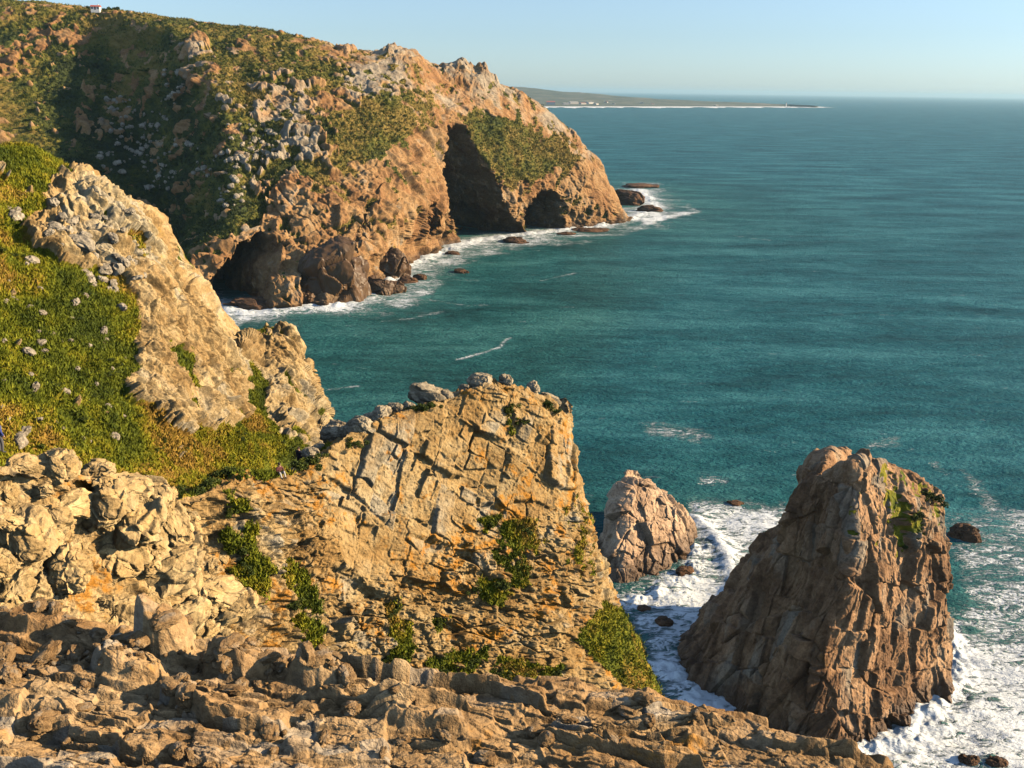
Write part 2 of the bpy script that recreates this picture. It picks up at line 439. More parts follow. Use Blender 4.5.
# ------------------------------------------------------------------ FAR HEADLAND
def W(px, py, dY=0.0):
    return PZ(px, py, 0.0)
def headland():
    spec = [
        [(-160, -34, 730), (-150, 25, 665), (-145, 85, 610), (-135, 145, 565), (-125, 205, 525), (-110, 300, 470)],
        [(-60, -12, 730), (-50, 38, 665), (-45, 90, 610), (-35, 148, 570), (-20, 208, 530), (0, 300, 480)],
        [(0, 0, 730), (10, 47, 668), (20, 97, 618), (45, 152, 575), (75, 212, 535), (100, 300, 485)],
        [(50, 5, 730), (62, 50, 676), (76, 100, 632), (100, 155, 590), (128, 215, 546), (150, 302, 490)],
        [(88, 10, 728), (106, 52, 682), (124, 102, 645), (146, 158, 605), (168, 218, 558), (186, 304, 484)],
        [(125, 13, 722), (152, 50, 660), (172, 98, 612), (186, 154, 572), (198, 216, 526), (202, 307, 466)],
        [(160, 18, 715), (192, 50, 632), (214, 95, 578), (226, 150, 540), (230, 214, 502), (222, 309, 458)],
        [(205, 24, 708), (232, 58, 628), (248, 104, 580), (258, 158, 545), (264, 218, 512), (258, 309, 468)],
        [(255, 30, 698), (275, 66, 626), (285, 112, 580), (292, 164, 544), (298, 224, 508), (300, 307, 464)],
        [(302, 39, 690), (316, 76, 628), (322, 122, 584), (328, 174, 546), (334, 230, 512), (336, 304, 468)],
        [(345, 52, 685), (356, 86, 632), (362, 130, 592), (366, 180, 558), (368, 228, 530), (368, 290, 500)],
        [(378, 54, 690), (386, 86, 645), (392, 126, 612), (396, 170, 582), (400, 212, 560), (402, 268, 550)],
        [(410, 56, 702), (416, 90, 664), (422, 128, 640), (428, 168, 616), (434, 206, 606), (440, 250, 624)],
        [(440, 70, 722), (448, 98, 694), (454, 132, 674), (460, 170, 660), (466, 206, 658), (472, 240, 670)],
        [(470, 74, 735), (478, 102, 712), (486, 134, 698), (494, 172, 688), (500, 206, 690), (506, 236, 700)],
        [(498, 86, 745), (506, 110, 726), (514, 142, 712), (520, 176, 706), (526, 206, 712), (530, 233, 718)],
        [(522, 95, 757), (530, 120, 742), (538, 148, 732), (544, 178, 728), (550, 205, 735), (556, 230, 735)],
        [(556, 118, 772), (562, 136, 760), (568, 158, 752), (574, 182, 750), (578, 205, 753), (582, 227, 752)],
        [(584, 148, 785), (588, 160, 780), (594, 176, 774), (598, 192, 772), (602, 208, 772), (606, 224, 768)],
        [(600, 164, 800), (606, 176, 800), (612, 190, 797), (616, 202, 796), (620, 212, 795), (625, 221, 792)],
    ]
    cols = []
    for c in spec:
        pts = [P(*q) for q in c[:-1]]
        wl = PZ(c[-1][0], c[-1][1], 0.0)
        dirv = np.array([0.8, -0.6, 0])
        s = pts[0]
        back2 = s + np.array([-30, 120, -10.0]); back = s + np.array([-8, 45, 0.5])
        below = wl + dirv * 6 + np.array([0, 0, -8.0])
        cols.append([back2, back] + pts + [wl, below])
    # the seaward end turns round the point
    last = np.array(cols[-1])
    e1 = last + np.array([2, 45, 0]); e1[:, 2] = np.where(e1[:, 2] > 0, e1[:, 2] * 0.75, e1[:, 2]); e1[:, 0] -= 12
    e2 = last + np.array([-30, 140, 0]); e2[:, 2] = np.where(e2[:, 2] > 0, e2[:, 2] * 0.6, e2[:, 2])
    cols += [list(e1), list(e2)]
    nu, nv = 900, 620
    G = patch(run_on(cols, (1.5, 2.0)), nu, nv, vcap={0: 6, 1: 8, 7: 5}, ucap={0: 8, 1: 12, 2: 50, 3: 30, 21: 12, 22: 14})
    N = smooth_grid(grid_normals(G), 4)
    p = G.reshape(-1, 3); n = N.reshape(-1, 3)
    px, py, w = proj(p)
    # caves and clefts bitten into the foot of the cliff, away from the sea
    # (outline, its right hand rib, slope of the wall, greatest depth, softness): the wall falls back from the rib into the cliff
    caves = [
        ([(212, 322), (212, 288), (226, 264), (246, 246), (262, 238), (280, 248), (286, 262), (276, 285), (270, 322)], [(262, 236), (282, 248), (287, 262), (276, 285), (270, 325)], 3.0, 110, 3),
        ([(302, 322), (303, 278), (312, 258), (326, 250), (334, 262), (326, 285), (324, 322)], [(326, 248), (335, 262), (327, 285), (324, 325)], 1.2, 22, 2.5),
        ([(442, 170), (447, 142), (453, 124), (462, 130), (480, 154), (494, 176), (506, 205), (524, 236), (522, 250), (466, 252), (450, 210)], [(453, 122), (464, 130), (482, 154), (496, 176), (508, 205), (526, 238), (526, 255)], 2.3, 130, 3.5),
        ([(524, 242), (525, 212), (538, 198), (552, 190), (561, 200), (560, 242)], [(552, 188), (562, 200), (561, 245)], 2.5, 85, 2.5),
        ([(358, 304), (362, 262), (374, 252), (386, 262), (386, 304)], [(374, 250), (388, 262), (388, 306)], 1.0, 20, 3),
        ([(422, 238), (425, 208), (430, 200), (434, 212), (434, 238)], [(430, 200), (435, 212), (435, 240)], 2.0, 16, 1.5),
        ([(341, 252), (352, 238), (366, 216), (371, 222), (360, 242), (348, 258)], [(366, 214), (372, 222), (361, 242), (349, 259)], 1.5, 12, 1.5),
        ([(558, 192), (568, 172), (586, 158), (594, 170), (582, 186), (568, 196)], [(586, 156), (596, 170), (583, 188), (568, 198)], 0.6, 6, 2),
    ]
    wob = fbm(p / 14.0, 4, 71) * 6
    cdir = np.array([-0.30, 0.95, 0.0])
    cave = np.zeros(len(p))
    for poly, rib, slp, dep, soft in caves:
        mk = polymask(px + wob, py + wob * 0.7, poly, soft)
        mx = p[:, 1] / FPX
        dd = np.clip(polydist(px + wob, py + wob * 0.7, rib) * mx * slp, 0, dep)
        p = p + cdir * (mk * dd)[:, None]
        cave = np.maximum(cave, mk)
    # where plants grow and where stone is bare
    bare = polymask(px, py, [(160, 330), (172, 270), (238, 232), (268, 212), (280, 190), (292, 176), (318, 190), (345, 168), (380, 158), (412, 132), (440, 120), (452, 118), (466, 140),
                             (496, 178), (512, 192), (530, 186), (548, 166), (562, 172), (580, 176), (605, 160), (650, 240), (440, 290), (330, 340)], 12)
    nb = fbm(p / 38.0, 4, 11); nb2 = fbm(p / 9.0, 4, 23)
    rocky_top = polymask(px, py, [(330, 40), (640, 40), (640, 215), (590, 170), (555, 135), (520, 122), (500, 118), (470, 118), (440, 118), (400, 110), (330, 100)], 14)
    spur = polymask(px, py, [(178, 42), (250, 60), (300, 60), (330, 130), (312, 200), (270, 205), (225, 170), (210, 110)], 18)
    leftcrag = polymask(px, py, [(-60, 20), (60, 30), (110, 45), (100, 75), (20, 85), (-60, 80)], 12)
    rock = 0.17 + 0.72 * bare + 0.42 * rocky_top + 0.25 * spur + 0.24 * leftcrag + 0.50 * nb * (1 - bare * 0.4) + 0.70 * nb2 + 0.25 * gn(p / 3.4, 29)
    green = polymask(px, py, [(360, 100), (382, 92), (398, 110), (404, 130), (380, 150), (352, 165), (340, 140)], 10) + \
        polymask(px, py, [(466, 112), (500, 118), (530, 140), (552, 160), (535, 180), (512, 185), (490, 165), (470, 135)], 8)
    rock = rock - 0.45 * green * (1 - bare * 0.3)
    rock = np.maximum(rock, cave * 1.2)
    rk = sstep(0.40, 0.62, rock)
    h1, c1, e1_ = facets(p, (34, 22, 44), (0.2, 0.25, 0.6), 3, 3.2, 4.0, 0.3, 1.2, 0.05)
    h2, c2, e2_ = facets(p, (11, 8, 17), (-0.25, 0.3, 0.9), 5, 1.6, 2.2, 0.25, 0.9, 0.08)
    h3, c3, e3_ = facets(p, (4.2, 3.2, 6.5), (0.35, 0.2, 0.4), 8, 0.8, 0.9, 0.2, 0.5, 0.12)
    rd = ridged(p @ axes_mat((17, 17, 75), (0.15, -0.35, 0.4)).T, 5, 31)
    drock = h1 * 0.9 + (h2 + h3) * (1 - 0.15 * bare) + rd * 2.3 + 0.6
    f1, f2, idc, vec = voro(p / 3.6, 44)
    dome = np.clip(1 - f1 * 1.5, 0, 1) * (0.4 + RT1[idc])
    f1b, _, idb, _ = voro(p / 1.7, 45)
    dveg = fbm(p / 18, 4, 51) * 2.2 + dome * 1.7 + np.clip(1 - f1b * 1.4, 0, 1) * 0.7
    crest = sstep(70, 20, np.abs(py - np.interp(px, [0, 160, 300, 400, 500, 600], [0, 18, 38, 56, 86, 164])))
    sea_end = sstep(500, 560, px) * polymask(px, py, [(490, 70), (640, 70), (640, 200), (600, 185), (560, 150), (500, 130)], 14)
    drock = drock * (1 - 0.5 * sea_end) + sea_end * 0.4 * h2
    d = rk * drock * (1 - 0.55 * crest) + (1 - rk) * dveg
    fine = fbm(p / 2.2, 3, 61)
    d = d + fine * 0.4
    d = d * np.where(p[:, 2] < -1, 0.5, 1)
    d = blur_d(d, nv, nu, 1)
    p = p + n * d[:, None]
    # tors standing on the skyline
    for (kx, ky, kY, rad, hh) in [(455, 71, 728, 13, 5), (472, 75, 735, 15, 5), (489, 81, 742, 10, 5), (402, 56, 698, 16, 3.5), (388, 56, 692, 8, 3), (520, 95, 756, 8, 2), (575, 140, 780, 6, 4), (196, 50, 634, 10, 6), (346, 60, 682, 9, 3)]:
        k = P(kx, ky, kY)
        dd = np.hypot(p[:, 0] - k[0], (p[:, 1] - k[1]) * 0.6) / rad
        bl = 1 - sstep(0.55, 1.0, dd + 0.25 * (c2 - 0.5) + 0.2 * (c3 - 0.5))
        p[:, 2] += bl * hh * (0.85 + 0.25 * c2)
        rk = np.maximum(rk, bl)
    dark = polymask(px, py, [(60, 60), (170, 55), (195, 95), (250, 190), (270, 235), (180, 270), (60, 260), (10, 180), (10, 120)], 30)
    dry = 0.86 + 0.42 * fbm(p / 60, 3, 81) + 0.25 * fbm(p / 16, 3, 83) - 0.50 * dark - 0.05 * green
    q = grid_quads(nv, nu)
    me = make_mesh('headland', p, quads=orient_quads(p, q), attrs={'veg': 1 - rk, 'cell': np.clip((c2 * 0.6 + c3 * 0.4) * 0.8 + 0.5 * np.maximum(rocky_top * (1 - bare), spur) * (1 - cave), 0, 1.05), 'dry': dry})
    o = link('headland', me, M_head)
    tag(o, 'long scrub covered headland with orange sea cliffs and dark caves beyond the cove', 'headland', kind='structure')
    return p.reshape(nv, nu, 3), rk.reshape(nv, nu), px.reshape(nv, nu), py.reshape(nv, nu)

# ------------------------------------------------------------------ MIDDLE HILLSIDE
def hillside():
    spec = [
        [(-140, 118, 120), (-140, 200, 102), (-140, 280, 90), (-140, 365, 79), (-140, 450, 67), (-140, 520, 61)],
        [(-50, 142, 117), (-50, 212, 102), (-50, 290, 90), (-45, 368, 80), (-40, 450, 68), (-40, 520, 62)],
        [(0, 150, 115), (0, 220, 101), (0, 295, 90), (0, 370, 80), (0, 450, 69), (0, 520, 63)],
        [(40, 154, 113), (46, 225, 99), (52, 300, 88), (58, 375, 79.5), (64, 455, 69), (70, 520, 63)],
        [(75, 171, 110), (88, 238, 96), (98, 308, 87), (106, 380, 79.5), (114, 458, 70), (118, 520, 64)],
        [(112, 196, 106), (128, 256, 94), (138, 322, 86.5), (145, 388, 80), (152, 462, 71.5), (156, 520, 66)],
        [(148, 221, 103), (158, 272, 95), (166, 332, 88.5), (176, 395, 82.5), (186, 466, 75), (190, 520, 70)],
        [(164, 268, 104), (176, 310, 98.5), (188, 358, 93), (198, 408, 87), (210, 465, 79), (214, 520, 74)],
        [(198, 299, 107), (206, 334, 102), (214, 372, 97), (222, 415, 91), (234, 462, 83), (240, 520, 78)],
        [(235, 351, 111), (240, 374, 107), (245, 400, 102), (250, 430, 96), (258, 460, 88), (264, 520, 82)],
        [(256, 334, 120), (260, 366, 114), (264, 398, 108), (268, 428, 101), (276, 458, 93), (280, 520, 87)],
        [(284, 333, 124), (287, 368, 118), (290, 400, 112), (295, 428, 106), (300, 456, 98), (304, 520, 92)],
        [(297, 372, 125), (301, 394, 121), (306, 416, 117), (310, 434, 112), (315, 452, 106), (320, 520, 100)],
    ]
    cols = []
    for c in spec:
        pts = [P(a, b, Y * (1 - 0.0012 * max(0, 150 - a))) for a, b, Y in c]
        s = pts[0]; e = pts[-1]
        cols.append([s + np.array([-6, 45, -26.0]), s + np.array([-1.5, 9, -3.0])] + pts + [e + np.array([2, -4, -14.0])])
    last = np.array(cols[-1])
    e1 = last + np.array([-1, 10, -2.0]); e1[0] += [0, 0, -15]
    e2 = last + np.array([-14, 32, -14.0]); e2[0] += [0, 0, -25]
    cols += [list(e1), list(e2)]
    nu, nv = 1000, 820
    G = patch(run_on(cols, (1.0, 1.5)), nu, nv, vcap={0: 6, 1: 8, 6: 20, 7: 6}, ucap={0: 12, 1: 14, 2: 40, 3: 30, 14: 14, 15: 10})
    N = smooth_grid(grid_normals(G), 6)
    p = G.reshape(-1, 3); n = N.reshape(-1, 3)
    px, py, w = proj(p)
    crag = polymask(px, py, [(60, 168), (118, 186), (162, 210), (182, 262), (216, 288), (250, 342), (244, 400), (236, 428), (210, 432), (185, 436), (165, 425), (148, 412), (122, 398),
                             (135, 350), (132, 300), (110, 272), (70, 270), (28, 250), (20, 232), (45, 205)], 10)
    spur = polymask(px, py, [(240, 348), (268, 318), (300, 326), (326, 425), (330, 458), (285, 440), (262, 410), (262, 380)], 6)
    tops = polymask(px, py, [(-20, 160), (50, 168), (60, 190), (30, 200), (-20, 185)], 10)
    greens = polymask(px, py, [(168, 288), (178, 300), (196, 380), (204, 440), (190, 440), (180, 380), (164, 320)], 5) + \
        polymask(px, py, [(100, 195), (128, 215), (146, 240), (150, 265), (120, 250), (95, 225)], 7) + \
        0.35 * polymask(px, py, [(225, 360), (248, 380), (272, 430), (290, 450), (235, 455), (225, 420)], 6) + \
        polymask(px, py, [(240, 345), (262, 328), (276, 330), (270, 350), (250, 358)], 4)
    nb = fbm(p / 6.5, 4, 111); nb2 = fbm(p / 1.7, 4, 123)
    rock = 0.06 + 0.92 * crag + 0.80 * spur + 0.30 * tops - 0.36 * greens + 0.42 * nb + 0.42 * nb2
    rk = sstep(0.42, 0.58, rock)
    h1, c1, e1_ = facets(p, (5.0, 3.2, 8.0), (0.15, -0.3, 0.5), 103, 0.8, 0.9, 0.25, 0.25, 0.05)
    h2, c2, e2_ = blocks(p, (1.3, 1.0, 2.4), (-0.2, -0.35, 0.8), 105, 0.32, 0.5, 0.12, 0.2, 0.08)
    h3, c3, e3_ = facets(p, (0.65, 0.5, 1.0), (0.3, 0.2, 0.4), 108, 0.16, 0.22, 0.2, 0.1, 0.12)
    rd = ridged(p @ axes_mat((3.2, 3.2, 15), (0.1, -0.30, 0.3)).T, 4, 131)
    drock = h1 + h2 + h3 + 0.75 * rd + 0.1
    f1, f2, idc, vec = voro(p / 0.8, 144)
    f1b, _, idb, _ = voro(p / 0.36, 145)
    dveg = fbm(p / 5, 5, 151) * 0.7 + np.clip(1 - f1 * 1.5, 0, 1) * 0.28 * RT1[idc] * 1.6 + np.clip(1 - f1b * 1.4, 0, 1) * 0.16
    d = rk * drock + (1 - rk) * dveg + fbm(p / 0.5, 3, 161) * 0.07
    d = blur_d(d, nv, nu, 1)
    p = p + n * d[:, None]
    dry = 0.62 + 0.75 * fbm(p / 9, 3, 181) + 0.35 * fbm(p / 2.2, 3, 183)
    q = grid_quads(nv, nu)
    me = make_mesh('hillside', p, quads=orient_quads(p, q), attrs={'veg': 1 - rk, 'cell': c1 * 0.4 + c2 * 0.6, 'dry': dry})
    o = link('hillside', me, M_hill)
    tag(o, 'steep grassy hillside with a pale crag and a narrow rock spur over the cove', 'hillside', kind='structure')
    return p.reshape(nv, nu, 3), rk.reshape(nv, nu), px.reshape(nv, nu), py.reshape(nv, nu), n.reshape(nv, nu, 3)

# ------------------------------------------------------------------ NEAR CLIFF
def near_cliff():
    spec = [
        [(-120, 452, 32.5), (-120, 492, 31.5), (-120, 532, 30.3), (-120, 570, 29), (-120, 610, 27.6), (-120, 670, 26)],
        [(-50, 454, 35), (-50, 492, 34), (-50, 533, 32.8), (-50, 572, 31.4), (-50, 613, 30), (-50, 675, 28.5)],
        [(0, 456, 37.3), (0, 494, 36.3), (0, 534, 35), (0, 573, 33.6), (0, 616, 32.2), (0, 680, 30.5)],
        [(60, 458, 40.2), (65, 498, 39.2), (70, 540, 38), (75, 582, 36.6), (80, 625, 35.2), (85, 690, 33.5)],
        [(125, 470, 43.8), (132, 512, 42.9), (138, 554, 41.7), (143, 598, 40.4), (150, 645, 39), (155, 710, 37)],
        [(188, 491, 47.8), (195, 532, 46.8), (200, 572, 45.5), (205, 616, 44), (210, 660, 42.4), (215, 725, 40)],
        [(245, 474, 53), (250, 520, 51.2), (254, 565, 49.3), (256, 610, 47.5), (258, 660, 45.3), (260, 720, 43)],
        [(300, 466, 58), (300, 515, 55.8), (300, 560, 53.5), (300, 610, 51), (300, 660, 49), (300, 730, 46.5)],
        [(350, 430, 62.5), (350, 485, 60), (348, 540, 57.3), (346, 595, 55), (345, 655, 52.5), (344, 730, 50)],
        [(400, 410, 66), (400, 470, 63), (398, 530, 60.3), (396, 590, 57.8), (395, 650, 55.5), (394, 730, 53)],
        [(445, 396, 69), (450, 460, 66), (450, 525, 63.4), (450, 590, 61), (450, 650, 58.5), (450, 730, 56)],
        [(500, 382, 72), (506, 450, 69.3), (510, 520, 66.6), (512, 590, 64), (515, 655, 61.5), (518, 730, 59)],
        [(545, 397, 75), (553, 455, 72.3), (560, 520, 70), (568, 590, 68), (578, 655, 66), (590, 730, 64)],
        [(568, 412, 79), (577, 462, 77), (588, 520, 75.5), (604, 580, 74), (632, 645, 73), (662, 720, 72)],
    ]
    cols = []
    for k, c in enumerate(spec):
        pts = [P(*q) for q in c]
        s = pts[0]; e = pts[-1]
        cols.append([s + np.array([-5, 10, -22.0]), s + np.array([-1.6, 3.2, -2.2])] + pts + [e + np.array([2.0, -3, -14.0]), e + np.array([7.0, -7, -45.0])])
    last = np.array(cols[-1])
    e1 = last + np.array([-0.5, 8, -1.5]); e1[0] += [1, -3, -2]; e1[1] += [0, 0, -1]; e1[-2:] += [0, 8, 0]
    e2 = last + np.array([-7, 22, -8.0]); e2[-2:] += [0, 15, 0]
    cols += [list(e1), list(e2)]
    nu, nv = 1500, 860
    G = patch(run_on(cols, (1.2, 1.6)), nu, nv, vcap={0: 8, 1: 10, 6: 46, 7: 24, 8: 8}, ucap={0: 12, 1: 16, 2: 24, 3: 24, 15: 20, 16: 12})
    N = smooth_grid(grid_normals(G), 6)
    p = G.reshape(-1, 3); n = N.reshape(-1, 3)
    px, py, w = proj(p)
    slab = polymask(px, py, [(335, 440), (420, 400), (520, 400), (590, 420), (600, 480), (560, 520), (470, 530), (440, 560), (340, 600), (320, 520)], 25)
    left = polymask(px, py, [(-200, 400), (200, 470), (235, 540), (250, 620), (200, 640), (100, 660), (-200, 700)], 20)
    low = 1 - np.maximum(slab, left)
    vegp = [([(478, 520), (500, 512), (520, 520), (545, 512), (552, 545), (535, 560), (530, 590), (505, 610), (480, 600), (470, 580), (488, 560)], 0.38),
            ([(425, 655), (460, 640), (520, 660), (560, 665), (565, 700), (420, 700)], 0.36),
            ([(575, 640), (605, 600), (625, 610), (668, 680), (668, 710), (640, 700), (600, 660)], 0.62),
            ([(376, 580), (392, 590), (412, 625), (410, 690), (388, 690), (388, 630)], 0.36),
            ([(425, 615), (450, 608), (455, 640), (430, 645)], 0.36),
            ([(225, 480), (245, 500), (262, 560), (268, 610), (240, 600), (222, 530)], 0.36),
            ([(268, 540), (320, 590), (325, 680), (300, 690), (280, 620)], 0.27),
            ([(560, 480), (590, 500), (600, 580), (580, 600), (560, 540)], 0.24),
            ([(170, 440), (330, 440), (330, 478), (250, 480), (175, 490)], 0.25),
            ([(500, 402), (520, 408), (535, 440), (520, 445), (505, 425)], 0.3),
            ([(530, 398), (565, 402), (560, 425), (540, 420)], 0.3)]
    veg = np.zeros(len(p))
    for poly, s_ in vegp:
        veg = np.maximum(veg, s_ * polymask(px, py, poly, 7))
    nb = fbm(p / 3.0, 4, 211); nb2 = fbm(p / 0.8, 4, 223)
    vv = veg * 1.25 + 0.30 * nb + 0.22 * nb2 + 0.02
    vv = np.where(veg > 0.02, vv, 0)
    rk = 1 - sstep(0.34, 0.5, vv)
    # clean joint faced slabs above, broken ground below, weathered knobs to the left
    a1, c1, e1_ = blocks(p, (3.6, 5.0, 4.4), (0.35, 0.62, 0.85), 203, 0.30, 0.62, 0.10, 0.22, 0.035)
    a2, c2, e2_ = blocks(p, (1.3, 2.0, 1.5), (0.40, 0.70, 0.74), 205, 0.17, 0.36, 0.14, 0.16, 0.06)
    b1, d1, f1_ = facets(p, (3.4, 1.5, 1.2), (-0.5, 0.35, 0.5), 206, 0.42, 0.60, 0.22, 0.2, 0.06)
    b2, d2, f2_ = facets(p, (1.0, 0.6, 0.42), (-0.6, 0.4, 0.6), 207, 0.18, 0.26, 0.2, 0.12, 0.1)
    b3, d3, f3_ = facets(p, (0.36, 0.28, 0.24), (0.2, 0.3, 0.2), 208, 0.06, 0.08, 0.2, 0.05, 0.12)
    k1, _, idk, _ = voro(p / np.array([2.6, 2.6, 2.2]) + 0.25 * np.stack([nb, nb2, nb], 1), 209)
    knob = np.clip(1 - k1 * k1 * 1.25, 0, 1) ** 0.7 * (0.5 + 0.9 * RT1[idk])
    k2, _, idk2, _ = voro(p / 0.9, 210)
    knob2 = np.clip(1 - k2 * k2 * 1.25, 0, 1) ** 0.8 * (0.3 + 0.8 * RT1[idk2])
    rd = ridged(p / np.array([2.6, 2.6, 3.6]), 5, 231)
    dslab = 1.15 * a1 + 1.0 * a2 + 0.7 * b3 + 0.10 * fbm(p / 1.2, 4, 240)
    dlow = 1.2 * b1 + 1.2 * b2 + 1.2 * b3 + 0.6 * a1 + 0.4 * a2 + 0.26 * rd
    dleft = knob * 0.8 + knob2 * 0.15 + 0.30 * b1 + 0.40 * b2 + 0.7 * b3 + 0.12 * rd + 0.8 * a1 + 0.6 * a2 - 1.4
    ws = slab + left + low + 1e-6
    drock = (dslab * slab + dleft * left + dlow * low) / ws
    f1, f2, idc, vec = voro(p / 0.5, 244)
    dveg = 0.2 * nb + np.clip(1 - f1 * 1.4, 0, 1) * 0.30 * (0.4 + RT1[idc]) + 0.1
    d = drock * (0.45 + 0.55 * rk) + (1 - rk) * dveg + fbm(p / 0.3, 3, 261) * 0.03
    crest = 1 - sstep(4, 30, py - np.interp(px, [-120, 0, 60, 125, 188, 245, 300, 350, 400, 445, 500, 545, 568], [452, 456, 458, 470, 491, 474, 466, 430, 410, 396, 382, 397, 412]))
    edge_ = sstep(545, 590, px)
    d = d * (1 - 0.25 * edge_) * (1 - 0.4 * crest) - 0.3 * crest - 0.25 * edge_ + edge_ * 0.5 * fbm(p / 3.5, 3, 271)
    d = blur_d(d, nv, nu, 1)
    p = p + n * d[:, None]
    cell = (c1 * 0.7 + c2 * 0.3) * slab + (d1 * 0.5 + d2 * 0.5) * (1 - slab)
    dry = 0.46 + 0.4 * fbm(p / 4, 3, 281)
    q = grid_quads(nv, nu)
    me = make_mesh('cliff', p, quads=orient_quads(p, q), attrs={'veg': 1 - rk, 'cell': cell, 'dry': dry, 'pale': left * sstep(0.2, 0.6, cell + 0.2)})
    o = link('cliff', me, M_cliff)
    tag(o, 'sunlit golden cliff of jointed rock with orange lichen beside the lookout', 'cliff', kind='structure')
    return p.reshape(nv, nu, 3), rk.reshape(nv, nu), px.reshape(nv, nu), py.reshape(nv, nu), n.reshape(nv, nu, 3)

# ------------------------------------------------------------------ FOREGROUND LEDGE
def ledge():
    edge = [(-260, 604), (-120, 611), (0, 618), (70, 629), (140, 643), (210, 655), (280, 661), (340, 672), (400, 684), (460, 688), (520, 688),
            (590, 692), (660, 703), (720, 716), (770, 729), (815, 744), (850, 760), (890, 785), (940, 850), (1000, 980)]
    SY, SX = 0.09, 0.13
    cols = []
    for (ex, ey) in edge:
        d = ray(ex, ey)
        # plane z = CAMZ - (8.4 + SY (y - 9.5) + SX x)
        t = (8.4 - SY * 9.5) / (-d[2] - SY * d[1] - SX * d[0]); E = CAM + d * t
        Y0 = 4.5; bx = E[0] * 0.5 if ex < 880 else E[0] * 0.72
        B = np.array([bx, Y0, CAMZ - (8.4 + SY * (Y0 - 9.5) + SX * bx)])
        c = [B + np.array([0, -5, 1.0])]
        for t in (0, 0.25, 0.5, 0.75, 0.93):
            q = B * (1 - t) + E * t
            c.append(q)
        c.append(E)
        c.append(E + np.array([0.2, 0.7, -0.6])); c.append(E + np.array([0.6, 1.4, -6])); c.append(E + np.array([1.5, 2.0, -24]))
        cols.append(c)
    nu, nv = 1500, 1000
    A = np.array(run_on(cols, (1.0,)))
    tu = np.concatenate([[0, 30], 30 + np.cumsum(np.maximum(np.minimum(np.abs(np.diff([e[0] for e in edge])), 80), 20))]).astype(float)
    tv = np.array([0, 0.3, 1.0, 2.2, 7.0, 11.5, 13.5, 14.2, 15.0, 15.4])
    B = hermite(A, tu, np.linspace(0, tu[-1], nu)); G = hermite(np.swapaxes(B, 0, 1), tv, np.linspace(0, tv[-1], nv))
    N = smooth_grid(grid_normals(G), 6)
    p = G.reshape(-1, 3); n = N.reshape(-1, 3)
    px, py, w = proj(p)
    x, y = p[:, 0], p[:, 1]
    p2 = np.stack([x, y, p[:, 2] * 0], 1)
    wob = fbm(p2 / np.array([3.2, 1.8, 1]), 3, 301); fray = fbm(p2 / np.array([0.5, 0.4, 1]), 3, 303)
    rub = polymask(px, py, [(-200, 590), (0, 600), (330, 655), (360, 690), (240, 690), (0, 700), (-200, 700)], 18)
    tt_ = np.repeat(np.linspace(0, tv[-1], nv), nu) + 0.25 * fray
    topw = sstep(14.3, 13.0, tt_)
    # slabs dipping away from the lookout, their broken edges towards it
    saw = 0
    for (per, amp, sl, ph, ns) in [(0.80, 0.30, 0.10, 0.3, 0.34), (0.37, 0.085, -0.05, 0.1, 0.26), (0.17, 0.022, 0.14, 0.7, 0.14)]:
        a = (y + sl * x + wob * ns * 1.3 + 0.02 * fray + ph) / per
        k = np.floor(a); s = a - k
        hk = RT1[(k.astype(np.int64) * 37 + 11) & 4095]
        hk2 = RT1[(k.astype(np.int64) * 91 + 5) & 4095]
        xs = x / (per * (1.0 + 1.2 * hk2)) + hk2 * 17.0 + 0.10 * fray
        kx = np.floor(xs); bx_ = RT1[hsh(kx.astype(np.int64), k.astype(np.int64), kx.astype(np.int64) * 0 + 9, 305)]
        by_ = RT1[hsh(kx.astype(np.int64) + 1, k.astype(np.int64), kx.astype(np.int64) * 0 + 9, 305)]
        fx_ = sstep(0.86, 1.0, xs - kx); blk = np.clip((bx_ * (1 - fx_) + by_ * fx_) * 2.6 - 0.75, 0, 2)
        s = np.clip(s + 0.05 * fray * (s > 0.02), 0, 1)
        ampk = amp * (0.5 + 0.7 * hk) * np.clip(blk, 0.0, 2.2)
        rise = sstep(0, 0.06, s)
        saw = saw + ampk * (rise * (1 - s) ** 1.0 - 0.35)
    b1, d1, _ = blocks(p, (0.9, 0.5, 0.35), (-0.12, 0.05, 0.14), 306, 0.030, 0.11, 0.10, 0.03, 0.06, 0.035)
    b2, d2, _ = facets(p, (0.42, 0.26, 0.2), (-0.45, 0.1, 0.3), 307, 0.016, 0.045, 0.15, 0.012, 0.1, 0.06)
    b3, d3, _ = facets(p, (0.15, 0.11, 0.09), (0.1, 0.1, 0.3), 308, 0.008, 0.012, 0.2, 0.005, 0.1)
    k2, _, idk2, _ = voro(p / 0.34, 310)
    peb = np.sqrt(np.clip(1 - k2 * k2 * 1.3, 0, 1)) * RT1[idk2]
    k3, _, idk3, _ = voro(p / 0.95, 311)
    peb2 = np.sqrt(np.clip(1 - k3 * k3 * 1.2, 0, 1)) * np.clip(RT1[idk3] * 1.6 - 0.5, 0, 1)
    d = (saw * (1 - 0.55 * rub) + b1) * 1.0 + b2 + b3 + rub * (peb * 0.06 + peb2 * 0.06) + 0.10 * wob + fbm(p / 0.10, 3, 313) * 0.010 + 0.018 * ridged(p / 0.6, 4, 317)
    bump = 0  # outcrops; the tall left-hand ones are added to cast shadow leftwards over the rubble
